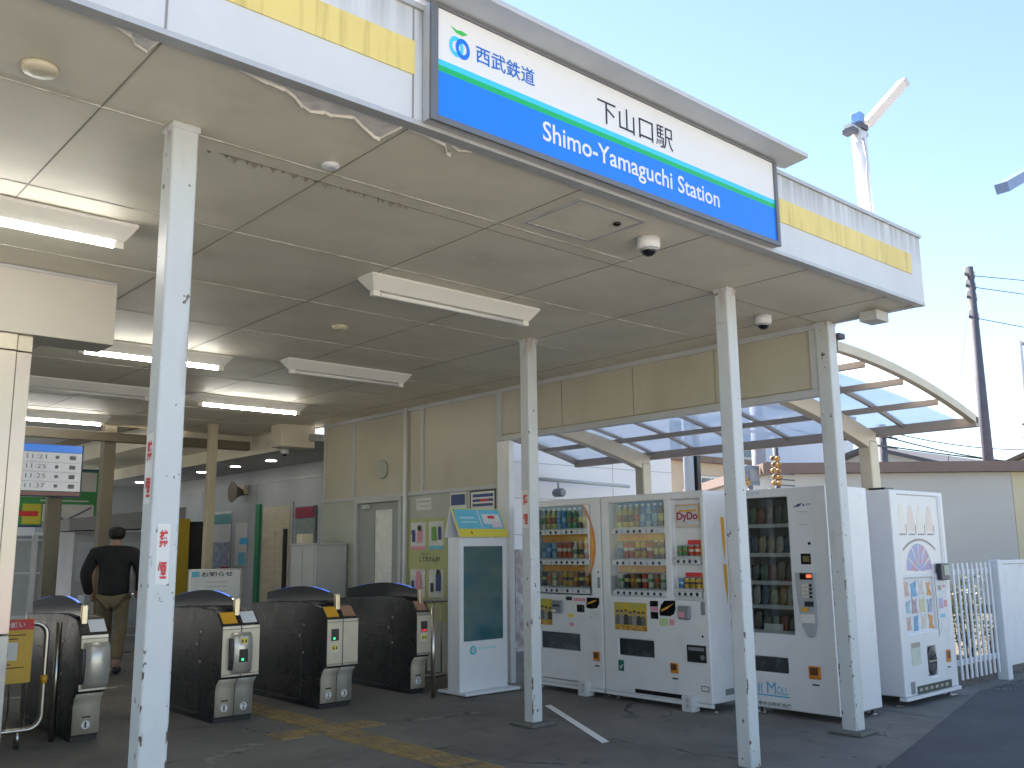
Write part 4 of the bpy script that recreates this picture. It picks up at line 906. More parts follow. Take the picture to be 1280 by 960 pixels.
b.box(.90,1.09,.0285,.0298,1.655,1.672); b.box(1.108,1.124,.0285,.0298,1.57,1.70); b.build('plate_line', orange_m, dp, world=False)
o = text('DyDo', 'lettering', dp, (.880,.0295,1.565), (1,0,0), (0,0,1), .225, .088, mat('crimson',(0.36,0.01,0.07),.4,var=.05), world=False, bold=.035)
for z, pat, hdr in ((1.272,[2,2,0,0],red_m),(.998,[1,4,4,4],red_m)):
    sh = lb('display_shelf', v2, dstrip, (.84,1.14,.002,.048,z-.012,z)); st = lb('button_strip', v2, dstrip, (.845,1.135,-.006,.001,z-.062,z-.02), bevel=.003)
    for k in range(4):
        x = .905+.062*k
        put_can(sh, pat[k], .10, 'can', x, .032 if False else .03, z)
        MB().lathe([(.015,-.0065),(.015,-.010)], (x,0,z-.041), 12, 'y').build('selection_button', btn_m, st, world=False)
    lb('header_card', v2, hdr, (.955 if z < 1.1 else .995,1.125,.02,.048,z+.104,z+.14)); lb('header_card', v2, orange_m, (1.127,1.138,.02,.048,z,z+.14))
poster(v2, .14,.525,.62,.865)
lb('dark_display', v2, lens_m, (.565,.655,-.004,-.0005,.84,.89)); lb('pink_label', v2, pink, (.565,.655,-.002,-.0005,.80,.837)); lb('coin_window', v2, lens_m, (.57,.655,-.006,-.0005,.735,.795), bevel=.004)
b = MB(); b.prism([(.675,.80),(.69,.855),(.73,.895),(.85,.90),(.85,.83),(.83,.785),(.79,.765),(.675,.765)], 'y', -.006, -.0005); lf_ = b.build('leaf_plate', lens_m, v2, world=False, bevel=.003)
b = MB(); b.prism([(.695,.80),(.76,.825),(.835,.875),(.76,.845),(.70,.82)], 'y', -.0075, -.0062); b.build('orange_flash', orange_m, lf_, world=False)
bsl = lb('bill_slot', v2, handle_m, (.885,1.015,-.03,-.0005,.745,.86), bevel=.018); lb('bill_label', bsl, pink, (.905,.96,-.033,-.0305,.765,.81))
lb('coin_return_lever', v2, handle_m, (1.125,1.165,-.012,-.0005,.79,.90), bevel=.012)
lb('green_label', v2, mat('pale green label',(0.50,0.62,0.30),.5,var=.1), (.665,.765,-.002,-.0005,.68,.745)); lb('pink_label', v2, pink, (.775,.83,-.002,-.0005,.69,.74)); lb('info_label', v2, paper_m, (1.06,1.16,-.0015,-.0005,.66,.74)); lb('info_label', v2, paper_m, (.59,.64,-.0015,-.0005,.665,.715))
lb('delivery_flap', v2, MATS['smoky flap'], (.182,.588,.012,.02,.402,.543))
gl_ = lb('green_sticker', v2, mat('dark green sticker',(0.01,0.13,0.09),.4,var=.1), (.17,.235,-.002,-.0005,.26,.355)); b = MB(); b.prism([(.185,.30),(.20,.275),(.222,.315),(.215,.32),(.20,.292),(.192,.305)], 'y', -.003, -.0021); b.build('tick_mark', paper_m, gl_, world=False)
returnslot(v2, .815, .335)
cb2 = lb('lower_panel', v2, dark_m, (.955,1.155,-.008,-.0005,.40,.54), bevel=.008); lb('panel_label', cb2, handle_m, (.975,1.135,-.010,-.0082,.495,.522)); MB().lathe([(.02,-.0085),(.02,-.014)], (1.12,0,.445), 12, 'y').build('knob', handle_m, cb2, world=False)
lb('framed_label', v2, black_m, (1.085,1.165,-.0015,-.0005,.172,.215)); lb('white_label', v2, paper_m, (1.091,1.159,-.0025,-.0016,.178,.209))
lb('vent_opening', v2, lens_m, (.36,1.0,-.0015,-.0005,.088,.122)); MB().lathe([(.009,-.0005),(.009,-.006)], (1.125,0,.615), 10, 'y').build('lock', lens_m, v2, world=False)
for z0, z1, y0 in ((1.23,1.61,.225),(.87,1.21,.235)):
    b = MB(); b.q([(W2+.0012,y0,z1),(W2+.0012,y0+.05,z1-.01),(W2+.0012,y0+.055,z0+.12),(W2+.0012,y0+.035,z0),(W2+.0012,y0+.012,z0+.15)]); b.build('side_flash', orange_m, v2, world=False)
lb('side_label', v2, handle_m, (W2+.0005,W2+.002,.18,.30,.13,.18))
# snack machine
v3 = thing('vending_machine', 'white snack machine with a dark glass front and grey keypad panel', 'vending machine', (6.83,4.73,0), 'vending machines', NEG)
W3 = .81
cabinet(v3, W3, 1.83, .66, [(.02,.455,.645,1.755,.24),(.05,.375,.335,.455,.12)], z0=.05)
feet(v3, W3, .66, ())
lb('inner_lining', v3, handle_m, (.022,.453,.225,.239,.647,1.753),(.022,.03,.03,.224,.647,1.753))
pk = [mat('packet %d' % i, c, .35, var=.5, vscale=24) for i, c in enumerate([(0.30,0.24,0.15),(0.14,0.22,0.14),(0.50,0.48,0.44),(0.32,0.12,0.10),(0.14,0.18,0.27),(0.26,0.22,0.19),(0.42,0.39,0.22),(0.18,0.18,0.18)])]
def packet(sh, i, x, y, z, w, h, d):
    b = MB(); b.v = []
    nx, nz = 3, 4
    for s_ in (-1, 1):
        for a in range(nx+1):
            for c_ in range(nz+1):
                bul = math.sin(math.pi*a/nx)*math.sin(math.pi*c_/nz)
                b.v.append(Vector((x-w/2+w*a/nx, y+s_*d/2*bul, z+h*c_/nz)))
    off = (nx+1)*(nz+1)
    for s_ in (0,1):
        for a in range(nx):
            for c_ in range(nz):
                q = s_*off+a*(nz+1)+c_; b.f.append((q,q+nz+1,q+nz+2,q+1)); b.sm.append(True); b.mi.append(0)
    return b.build('snack_packet', pk[i % len(pk)], sh, world=False)
for k, z in enumerate((1.535,1.295,1.065,.87,.665)):
    sh = lb('display_shelf', v3, dstrip, (.032,.452,.03,.224,z-.008,z),(.032,.452,.025,.0295,z-.03,z+.002))
    for j in range(5):
        hh = (.13 if k < 4 else .12)+random.uniform(-.02,.03); wq = .07
        for dd in (.065,.15): packet(sh, k*3+j*2+int(dd*20), .075+.083*j, dd, z+.001, wq, hh, .04)
lb('paper_card', v3, paper_m, (.15,.33,.03,.035,.668,.72))
lb('glass_front', v3, dglass_m, (.021,.454,-.0005,.0015,.646,1.754))
b = MB(); b.prism([(.50,1.14),(.515,.85),(.54,.72),(.58,.645),(.61,.63),(.64,.645),(.665,.72),(.67,.85),(.67,1.14)], 'y', -.02, -.0005); kp = b.build('keypad_panel', handle_m if False else mat('keypad grey',(0.40,0.41,0.43),.35,var=.08), v3, world=False, bevel=.006)
lb('display', kp, lens_m, (.545,.655,-.023,-.0202,1.085,1.135)); lb('red_glow', kp, mat('red display glow',(0.9,0.10,0.04),.4,emit=.5), (.605,.65,-.0242,-.0231,1.10,1.125))
for i in range(3):
    for j in range(4): lb('key', kp, cream2 if i < 2 else dark_m, (.56+.032*i,.583+.032*i,-.025,-.0201,.94+.03*j,.96+.03*j))
lb('bill_slot', kp, dark_m, (.575,.655,-.03,-.0201,.875,.915), bevel=.004); lb('orange_flap', kp, orange_m, (.545,.605,-.027,-.0201,.835,.865)); lb('white_label', kp, paper_m, (.53,.655,-.0225,-.0201,.745,.815))
lb('dark_display', v3, lens_m, (.555,.645,-.005,-.0005,1.205,1.29), bevel=.003); lb('amber_glow', v3, mat('amber screen',(0.20,0.16,0.05),.3,var=.3,vscale=40), (.575,.63,-.0065,-.0052,1.225,1.27))
b = MB(); b.prism([(.51,1.665),(.56,1.69),(.60,1.697),(.565,1.668)], 'y', -.002, -.0005); b.box(.60,.615,-.002,-.0005,1.672,1.686); b.box(.625,.67,-.002,-.0005,1.682,1.688); b.build('wing_mark', navy, v3, world=False)
lb('thin_line', v3, handle_m, (.55,.64,-.0015,-.0005,1.625,1.628)); lb('thin_line', v3, handle_m, (.55,.64,-.0015,-.0005,1.52,1.523)); MB().lathe([(.012,-.0005),(.012,-.007)], (.64,0,1.37), 10, 'y').build('lock', lens_m, v3, world=False)
b = MB(); b.prism([(.055,.337),(.37,.337),(.372,.41),(.355,.44),(.28,.452),(.15,.452),(.055,.44)], 'y', .004, .012); b.build('delivery_flap', MATS['smoky flap'], v3, world=False)
returnslot(v3, .615, .365, .105, .10)
lb2 = mat('mall blue', (0.08,0.38,0.62), .4, var=.05)
text('M', 'lettering', v3, (.165,-.0005,.165), (1,0,0), (0,0,1), .085, .092, lb2, world=False)
text('OLL', 'lettering', v3, (.258,-.0005,.165), (1,0,0), (0,0,1), .105, .062, lb2, world=False)
text('lll', 'lettering', v3, (.06,-.0005,.165), (1,0,0), (0,0,1), .06, .075, lb2, world=False, bold=.0)
lb('blue_line', v3, lb2, (.05,.375,-.0015,-.0005,.145,.155))
text('専用自動販売機', 'lettering', v3, (.075,-.0005,.066), (1,0,0), (0,0,1), .31, .034, mat('grey kanji',(0.20,0.20,0.21),.5,var=.1), world=False, bold=.02)
lb('front_bevel', v3, vend_m, (.70,.808,-.004,-.0005,.055,1.825), bevel=.003)
lb('pale_print', v3, mat('pale blue header print',(0.42,0.52,0.66),.5,c2=(.7,.72,.76),thr=(.45,.55),vscale=40), (.03,.20,-.0015,-.0005,1.785,1.81))
# ice cream / bagged goods machine by the fence
v4 = thing('vending_machine', 'white vending machine with picture panels and an oval hatch, beside the picket fence', 'vending machine', (7.86,3.90,0), 'vending machines', 0)
W4 = 1.03
cabinet(v4, W4, 1.83, .68, [(.13,.93,1.09,1.79,.03),(.13,.70,.60,1.06,.03),(.46,.63,.215,.465,.06)], z0=.085)
feet(v4, W4, .68, ())
lb('apron', v4, vend_m, (-.01, W4+.01, -.015, .05, .055, .083))
pf = lb('picture_panel', v4, signw_m, (.131,.929,.012,.029,1.091,1.789))
ppk = mat('pale peach print',(0.74,0.62,0.54),.4,var=.1); lil = mat('lilac print',(0.34,0.36,0.58),.4,c2=(.62,.25,.25),thr=(.5,.62),vscale=12); grp_ = mat('grey taupe print',(0.40,0.34,0.30),.5,var=.3,vscale=20)
for k in range(4):
    cx = .20+.18*k
    b = MB(); b.prism([(cx-.07,1.47),(cx+.07,1.47),(cx+.055,1.62),(cx+.02,1.70),(cx-.02,1.70),(cx-.055,1.62)], 'y', .0105, .0118); b.build('printed_shape', ppk if k % 2 else mat('pale cream print',(0.76,0.70,0.62),.4,var=.08), pf, world=False)
    lb('printed_line', pf, grp_, (cx+.075,cx+.085,.0104,.0118,1.44,1.53)); lb('printed_line', pf, grp_, (cx-.06,cx+.06,.0104,.0118,1.435,1.45))
def arcband(cx, cz, r0, r1, a0, a1, y, name, mm, par):
    b = MB()
    for k in range(20):
        p, q_ = R(a0+(a1-a0)*k/20), R(a0+(a1-a0)*(k+1)/20)
        b.q([(cx+r0*math.cos(p),y,cz+r0*math.sin(p)),(cx+r1*math.cos(p),y,cz+r1*math.sin(p)),(cx+r1*math.cos(q_),y,cz+r1*math.sin(q_)),(cx+r0*math.cos(q_),y,cz+r0*math.sin(q_))])
    return b.build(name, mm, par, world=False)
arcband(.50,.80,.585,.605,58,122,.0103,'printed_arc',grp_,pf)
arcband(.47,1.115,.02,.245,4,176,.0101,'printed_fan',lil,pf)
for k in range(5):
    a = R(30+30*k); b = MB(); b.q([(.47+.05*math.cos(a-.06),.0092,1.115+.05*math.sin(a-.06)),(.47+.235*math.cos(a-.05),.0092,1.115+.235*math.sin(a-.05)),(.47+.235*math.cos(a+.05),.0092,1.115+.235*math.sin(a+.05)),(.47+.05*math.cos(a+.06),.0092,1.115+.05*math.sin(a+.06))]); b.build('fan_rib', pale, pf, world=False)
pg = lb('goods_panel', v4, mat('pale goods card',(0.66,0.67,0.70),.4,var=.08), (.131,.699,.022,.029,.601,1.059))
cs = [(0.55,0.40,0.36),(0.12,0.36,0.62),(0.66,0.60,0.54),(0.70,0.32,0.08),(0.30,0.50,0.62),(0.42,0.30,0.36),(0.62,0.58,0.36),(0.36,0.40,0.55)]
for r_ in range(3):
    for k in range(4):
        x = .20+.14*k; z = .905-.145*r_
        b = MB(); ww = .05+.012*random.random()
        jt = lambda: random.uniform(-.018,.018)
        b.prism([(x-ww+jt(),z+jt()*.5),(x+ww+jt(),z+jt()*.5),(x+ww*.7+jt(),z+.06+jt()),(x+ww*.95+jt(),z+.125+jt()),(x+jt(),z+.11+jt()),(x-ww*.9+jt(),z+.125+jt()),(x-ww*.6+jt(),z+.06+jt())], 'y', .0195-.0004*(k%2), .0212)
        b.build('pictured_good', mat('good %d' % ((r_*4+k) % 8), cs[(r_*4+k) % 8], .35, var=.35, vscale=20), pg, world=False)
for r_ in range(2):
    pass
lb('coin_panel', v4, mat('pale panel',(0.64,0.65,0.66),.4,var=.06), (.72,.93,-.004,-.0005,.56,1.06)); lb('panel_seam', v4, handle_m, (.712,.719,-.003,-.0005,.54,1.06))
cbx = lb('payment_reader', v4, mat('black reader',(0.02,0.03,0.05),.3), (.77,.93,-.05,-.0005,1.03,1.18), bevel=.008); lb('reader_face', cbx, mat('grey green face',(0.34,0.40,0.34),.4,var=.15), (.82,.925,-.053,-.0505,1.075,1.165))
for k, (x0,x1,z0,z1,mm) in enumerate(((.76,.83,.94,.985,grp_),(.86,.91,.965,.985,pink),(.76,.84,.78,.87,lil),(.86,.92,.79,.85,pink),(.77,.86,.70,.73,skyb),(.78,.90,.60,.67,paper_m))): lb('small_label', v4, mm, (x0,x1,-.006,-.0045,z0,z1))
MB().lathe([(.075,.012),(.07,.03)], (0,0,0), 20, 'y')
b = MB(); pts = [(.545+.08*math.cos(R(a)), .34+.122*math.sin(R(a))) for a in range(0,360,12)]; b.prism(pts, 'y', -.004, .02); oh = b.build('oval_hatch', mat('dark oval flap',(0.06,0.06,0.065),.12,.5,c2=(0.25,0.25,0.25),thr=(.45,.7),vscale=6), v4, world=False, bevel=.004)
lb('hatch_bar', oh, steel_m, (.47,.62,-.007,-.0042,.335,.347))
returnslot(v4, .855, .36, .075, .11)
lb('notice_label', v4, mat('pale green notice',(0.55,0.60,0.50),.5,var=.2,vscale=20), (.16,.33,-.002,-.0005,.33,.52)); lb('notice_heading', v4, grp_, (.165,.325,-.003,-.0021,.475,.515))
lb('vent_grille', v4, mat('dark green grille',(0.03,0.06,0.04),.5,var=.3), (.21,.88,-.002,-.0005,.09,.155)); lb('grille_label', v4, grp_, *[(.25+.1*k,.31+.1*k,-.003,-.0021,.11,.135) for k in range(6)])
lb('side_label', v4, handle_m, (.10,.18,-.0015,-.0005,.10,.2)); lb('frame_strip', v4, trim_m, (.955,.962,-.0012,-.0005,.95,1.80))
lb('side_plate', v4, handle_m, (-.002,-.0005,.25,.38,.95,1.12)); lb('top_bracket', v4, dark_m, (.02,.18,.05,.2,1.8305,1.85))

# ---------------------------------------------------------------- person walking away beyond the gates
def skin_body(name, joints, edges, mm, parent, sub=2):
    me = bpy.data.meshes.new(name); me.from_pydata([j[:3] for j in joints], edges, []); me.update()
    o = bpy.data.objects.new(name, me); COL.objects.link(o)
    sk = o.modifiers.new('skin', 'SKIN'); sk.use_smooth_shade = True
    for k, j in enumerate(joints):
        d = me.skin_vertices[0].data[k]; d.radius = (j[3], j[4] if len(j) > 4 else j[3])
    me.skin_vertices[0].data[0].use_root = True
    sb = o.modifiers.new('sub', 'SUBSURF'); sb.levels = sub; sb.render_levels = sub
    dg = bpy.context.evaluated_depsgraph_get(); dg.update()
    nm = bpy.data.meshes.new_from_object(o.evaluated_get(dg))
    nm.polygons.foreach_set('use_smooth', [True]*len(nm.polygons)); nm.materials.clear(); nm.materials.append(mm)
    o.modifiers.clear(); o.data = nm; o.parent = parent
    return o
pe = thing('person', 'person in a black jacket and beige trousers walking away behind the gates', 'person', (3.86,11.35,0), None, R(-30))
skinm = mat('skin', (0.42,0.25,0.17), .5, var=.1); jackm = mat('black jacket', (0.012,0.012,0.014), .75, var=.3, vscale=9, bump=.8, bscale=9); trm = mat('beige trousers', (0.22,0.17,0.10), .8, var=.2, vscale=9, bump=.1, bscale=40)
J = [(0,0,.94,.13,.10),(0,0,1.16,.13,.10),(0,-.01,1.36,.15,.10),(0,.0,1.45,.05),(0,.01,1.50,.05),(0,.03,1.585,.078,.09),(0,.025,1.645,.06,.07),
     (-.20,-.01,1.36,.055),(-.25,-.03,1.12,.045),(-.24,.06,.90,.035),(-.24,.10,.80,.035),(.20,-.01,1.36,.055),(.25,.0,1.12,.045),(.24,.10,.92,.035),(.235,.14,.83,.035),
     (-.09,0,.86,.085),(-.10,.14,.48,.06),(-.10,.06,.09,.045),(-.10,.17,.035,.04,.035),(.09,0,.86,.085),(.10,-.02,.48,.06),(.10,-.16,.12,.045),(.10,-.07,.035,.04,.035)]
E_ = [(0,1),(1,2),(2,3),(3,4),(4,5),(5,6),(2,7),(7,8),(8,9),(9,10),(2,11),(11,12),(12,13),(13,14),(0,15),(15,16),(16,17),(17,18),(0,19),(19,20),(20,21),(21,22)]
skin_body('body', J, E_, skinm, pe)
JJ = [(0,0,.80,.20,.145),(0,0,1.0,.185,.14),(0,0,1.2,.195,.145),(0,-.01,1.37,.19,.125),(0,-.005,1.45,.085,.085),(-.22,-.01,1.35,.095),(-.31,-.03,1.12,.085),(-.27,.06,.88,.06),(.22,-.01,1.35,.095),(.31,.0,1.12,.085),(.27,.10,.90,.06)]
skin_body('jacket', JJ, [(0,1),(1,2),(2,3),(3,4),(3,5),(5,6),(6,7),(3,8),(8,9),(9,10)], jackm, pe)
skin_body('trousers', [(0,0,.90,.155,.12),(-.09,0,.82,.10),(-.10,.14,.48,.078),(-.10,.07,.12,.064),(.09,0,.82,.10),(.10,-.02,.48,.078),(.10,-.155,.14,.064)], [(0,1),(1,2),(2,3),(0,4),(4,5),(5,6)], trm, pe)
for x, y0, zb_ in ((-.10,.05,.042),(.10,-.18,.052)): skin_body('shoe', [(x,y0-.01,zb_,.05,.045),(x,y0+.10,zb_-.002,.05,.04),(x,y0+.19,zb_-.008,.042,.03)], [(0,1),(1,2)], dark_m, pe)
skin_body('hair', [(0,-.03,1.505,.085,.07),(0,-.018,1.585,.112,.11),(0,.0,1.665,.095,.105)], [(0,1),(1,2)], mat('black hair',(0.012,0.010,0.009),.6,var=.3,vscale=30), pe)

# ---------------------------------------------------------------- platform side beyond the hall
bm_ = mat('brown beige steel', (0.20,0.17,0.115), .5, var=.15)
tag(MB().box(-6, 6.3, 13.02, 13.16, 2.86, 2.985).build('cross_beam', bm_, loc=(0,13.1,2.9), bevel=.006), 'brown beige steel beam crossing at the far edge of the soffit', 'beam')
tag(MB().box(4.24, 4.40, 13.2, 13.36, 0, 3.2).build('steel_column', bm_, loc=(4.32,13.28,0), bevel=.01), 'dark brown column beyond the gates right behind the departure monitor', 'column')
mo = thing('departure_monitor', 'hanging departure monitor listing four train times on a pale screen', 'monitor', (3.0,12.0,0))
MB().box(2.2,3.62,12.0,12.10,2.03,2.66).build('casing', mat('blue grey casing',(0.05,0.07,0.14),.35,var=.1), mo, bevel=.008)
scr = mat('lit pale screen', (0.36,0.38,0.40), .3, emit=.18)
MB().box(2.22,3.60,11.994,11.999,2.10,2.56).build('screen', scr, mo)
MB().box(2.22,3.60,11.993,11.999,2.565,2.65).build('blue_header', mat('header blue',(0.04,0.16,0.55),.3,emit=.2), mo)
MB().box(2.22,3.60,11.993,11.999,2.045,2.09).build('red_footer', mat('muted red footer',(0.40,0.22,0.20),.4,var=.1), mo)
gp = mat('grey digits', (0.25,0.27,0.30), .5, var=.1)
for k, tx in enumerate(('11:21','11:25','11:25','11:37')):
    z = 2.50-.115*k
    text(tx, 'lettering', mo, (2.98,11.9935,z-.02), YM, (0,0,1), .22, .052, gp)
    b = MB()
    for j in range(7): b.box(2.55+.055*j, 2.585+.055*j, 11.992, 11.9938, z-.018, z+.022)
    b.box(3.30,3.34,11.992,11.9938,z-.015,z+.022); b.box(3.46,3.53,11.992,11.9938,z-.022,z+.028); b.build('printed_row', gp, mo)
    MB().box(2.22,3.60,11.9925,11.9937,z-.062,z-.058).build('row_line', gp, mo)
MB().box(3.28,3.44,12.101,12.2,0,2.2).build('pole', bm_, mo)
for lab, x0, x1, y, z0, z1, sp in (('green and white roadside billboard with a picture panel behind the platform', 4.45, 5.72, 18, 1.86, 2.86, 1),):
    bb = thing('billboard', lab, 'billboard', ((x0+x1)/2-1, y, 0))
    MB().box(1.0, x1, y, y+.08, z0, z1).build('board', mat('billboard green',(0.05,0.30,0.08),.5,var=.15), bb)
    MB().box(x0, x1-.03, y-.004, y-.001, z0+.62, z1-.03).build('white_panel', pale, bb)
    MB().box(x0+.35, x1-.05, y-.004, y-.001, z0+.02, z0+.38).build('picture_panel', pale, bb)
    MB().box(x0+.02, x0+.33, y-.004, y-.001, z0+.02, z0+.38).build('yellow_panel', mat('lime yellow',(0.55,0.52,0.05),.5,var=.1), bb)
    MB().box(x0-.05, x0+.28, y-.006, y-.0045, z0+.16, z0+.25).build('red_panel', red_m, bb)
    b = MB(); b.box(x0-.1, x1-.3, y-.004, y-.001, z0+.50, z0+.54); b.box(x0+.3, x1-.15, y-.004, y-.001, z0+.43, z0+.455); b.build('white_strip', pale, bb)
    b = MB(); b.tube([(x0+.45,y-.006,z0+.18),(x0+.75,y-.006,z0+.10),(x0+1.05,y-.006,z0+.26),(x1-.1,y-.006,z0+.33)], .012, 6); b.cur=1; b.tube([(x0+.48,y-.006,z0+.22),(x0+.66,y-.006,z0+.12)], .03, 6); b.build('map_drawing', [navy, red_m], bb)
    b = MB(); b.box(1.0,x1+.03,y-.01,y+.09,z1,z1+.03); b.box(x1,x1+.03,y-.01,y+.09,z0-.03,z1); b.box(1.0,x1+.03,y-.01,y+.09,z0-.03,z0); b.build('frame', navy, bb)
    b = MB()
    for x in (1.3,3.0,5.0): b.box(x-.05,x+.05,y+.09,y+.18,0,z0+.3)
    b.build('leg', bm_, bb)
pfm = mat('platform fence grey', (0.34,0.37,0.40), .5, var=.1)
pf_ = thing('platform_fence', 'grey panel fence with posts along the far platform', 'fence', (4,20,0))
MB().box(-6,7.2,20.0,20.06,.2,1.72).build('panel', pfm, pf_)
b = MB()
for k in range(14): b.box(-5.6+k*.98,-5.5+k*.98,19.94,19.999,0,1.75)
b.box(-6,7.2,19.95,19.999,1.62,1.66); b.box(-6,7.2,19.95,19.999,.98,1.02); b.build('post', mat('fence post pale',(0.55,0.57,0.60),.5,var=.1), pf_)
pc_ = thing('platform_canopy', 'grey steel platform canopy roof seen beyond the cross beam', 'canopy', (0,17,3.3))
MB().box(-6,5.25,13.7,19.4,3.36,3.5).build('roof', mat('canopy underside grey',(0.40,0.41,0.43),.6,var=.1), pc_)
MB().box(-6,5.25,19.401,19.45,3.2,3.52).build('gutter', trim_m, pc_)
for k in range(5): MB().box(-5.8+k*2.7,-5.7+k*2.7,13.75,19.35,3.24,3.359).build('roof_beam', bm_, pc_)
tag(MB().box(-6,7.9,15.2,30,0.0,.02).build('platform', far, loc=(1,22,0)), 'pale concrete train platform beyond the gates', 'platform')
sh_ = thing('platform_shelter', 'grey platform shelter with a sloping roof edge behind the walking person', 'shelter', (5.6,16.6,0))
MB().box(4.95,6.6,16.6,18.2,0,1.72).build('wall', mat('shelter grey',(0.36,0.37,0.39),.5,var=.15), sh_)
MB().prism([(4.80,1.74),(6.75,1.80),(6.75,2.16),(4.80,1.93)], 'y', 16.4, 18.4).build('roof', mat('shelter roof grey',(0.25,0.255,0.26),.5,var=.1), sh_)
MB().box(5.0,6.5,16.59,16.599,.9,1.55).build('window', mat('shelter pane',(0.46,0.50,0.54),.2,var=.2), sh_)
st_ = thing('platform_steps', 'low grey steps leading to the platform past the gates', 'steps', (4.6,14.2,0))
for k in range(3): MB().box(4.5,5.6,13.6+k*.3,13.9+k*.3,0,.10*(k+1)).build('step', mat('step concrete',(0.30,0.30,0.30),.8,var=.2), st_, bevel=.01)
MB().box(4.55,5.5,14.6,14.9,.3,.75).build('side_wall', pfm, st_)
h0 = thing('pale_building', 'pale blue white building across the tracks with a grey eave', 'building', (6,32,0))
MB().box(-14,16,32,40,0,6.2).build('wall', mat('pale blue white render',(0.62,0.66,0.70),.7,var=.06,vscale=.5), h0)
MB().box(-14.2,16.3,31.4,40.2,6.2,6.45).build('roof', mat('roof grey',(0.25,0.26,0.28),.6,var=.1), h0)
for k in range(5):
    w_ = MB().box(-9+k*4.6,-7.3+k*4.6,31.96,31.999,3.4,4.7).build('window', mat('dim window',(0.10,0.13,0.16),.1,var=.2), h0)
b = MB(); b.box(-14,16,31.97,31.999,2.6,2.72); b.build('band', trim_m, h0)
tag(MB().tube([(5.02,12.9,3.08),(5.02,12.9,2.78),(5.12,12.9,2.74)], .05, 12).build('drain_pipe', cream2, loc=(5.02,12.9,2.75)), 'short cream drain pipe stub below the soffit by the inner post', 'pipe')

# ---------------------------------------------------------------- carport roof beside the station
cp = thing('carport_roof', 'beige cantilever carport with arched translucent blue panels beside the station', 'carport', (9.0,5.6,0))
cpm = mat('beige aluminium', (0.56,0.48,0.36), .4, .2, var=.1); cpd = mat('brown aluminium', (0.36,0.30,0.25), .4, .2, var=.1)
def archz(x): 
    P = [(6.62,2.905),(7.17,2.875),(7.86,2.795),(8.53,2.665),(9.2,2.53)]
    for (a, z), (c_, z2) in zip(P, P[1:]):
        if x <= c_: return z+(z2-z)*(x-a)/(c_-a)
    return P[-1][1]
AX_ = [6.64+(9.2-6.64)*k/16 for k in range(17)]
import bisect
def archsm(x):
    t = (x-6.64)/2.56; return 2.91-0.05*t-0.33*t*t
Y0, Y1 = 3.66, 8.99
pm = bpy.data.materials.new('translucent blue panel'); pm.use_nodes = True
n = pm.node_tree.nodes; l = pm.node_tree.links; n.clear()
o_ = n.new('ShaderNodeOutputMaterial'); m1 = n.new('ShaderNodeMixShader'); m2 = n.new('ShaderNodeMixShader')
tl = n.new('ShaderNodeBsdfTranslucent'); tl.inputs[0].default_value = (0.88,0.89,0.90,1)
tp_ = n.new('ShaderNodeBsdfTransparent'); tp_.inputs[0].default_value = (0.66,0.67,0.69,1)
gs = n.new('ShaderNodeBsdfGlossy'); gs.inputs['Roughness'].default_value = .12
nz = n.new('ShaderNodeTexNoise'); nz.inputs['Scale'].default_value = 1.2; tcn = n.new('ShaderNodeTexCoord'); l.new(tcn.outputs['Object'], nz.inputs['Vector'])
mrn = n.new('ShaderNodeMapRange'); mrn.inputs['To Min'].default_value = .35; mrn.inputs['To Max'].default_value = .6; l.new(nz.outputs['Fac'], mrn.inputs[0]); l.new(mrn.outputs[0], m1.inputs[0])
l.new(tl.outputs[0], m1.inputs[1]); l.new(tp_.outputs[0], m1.inputs[2]); m2.inputs[0].default_value = .08
l.new(m1.outputs[0], m2.inputs[1]); l.new(gs.outputs[0], m2.inputs[2]); l.new(m2.outputs[0], o_.inputs[0])
ribs = [3.70+k*(Y1-3.74)/8 for k in range(9)]
for k in range(8):
    b = MB()
    for a, c_ in zip(AX_, AX_[1:]): b.q([(a,ribs[k]+.016,archsm(a)+.01),(c_,ribs[k]+.016,archsm(c_)+.01),(c_,ribs[k+1]-.016,archsm(c_)+.01),(a,ribs[k+1]-.016,archsm(a)+.01)], True)
    b.build('roof_panel', pm, cp)
def archbar(y0, y1, z0, z1, name, mm, x0=6.64, x1=9.2):
    xs = [x0+(x1-x0)*k/16 for k in range(17)]
    b = MB(); b.prism([(x, archsm(x)+z1) for x in xs]+[(x, archsm(x)+z0) for x in xs[::-1]], 'y', y0, y1); return b.build(name, mm, cp)
archbar(Y0-.03, Y0+.03, -.045, .03, 'gable_beam', cpm); archbar(Y1-.05, Y1+.03, -.05, .05, 'gable_beam', cpd)
for y in ribs[1:-1]: archbar(y-.014, y+.014, -.02, .03, 'rafter', cpd)
for x in (6.66, 7.22, 7.88, 8.54):
    z = archsm(x); MB().box(x-.025, x+.025, Y0+.051, Y1-.051, z-.075, z-.022).build('purlin', cpd, cp)
MB().box(9.16, 9.24, Y0-.03, Y1+.03, archsm(9.2)-.075, archsm(9.2)+.025).build('eave_gutter', cpd, cp, bevel=.008)
for y in (4.65, 7.65):
    MB().box(8.92, 9.08, y-.07, y+.07, 0, 2.40).build('post', cpm, cp, bevel=.02, seg=3)
    xs = [6.75+(9.08-6.75)*k/14 for k in range(15)]
    b = MB(); b.prism([(x, archsm(x)-.077) for x in xs]+[(x, archsm(x)-.077-(.10+.11*(k/14))) for k, x in list(enumerate(xs))[::-1]], 'y', y-.055, y+.055); b.build('arm', cpm, cp, bevel=.008)
cc = thing('bullet_camera', 'small grey bullet camera on a bar under the carport, in front of the white wall', 'security camera', (9.9,9.3,2.1))
MB().tube([(8.7,9.3,2.30),(10.6,9.3,2.26)], .025, 8).build('mount_bar', frame_m, cc)
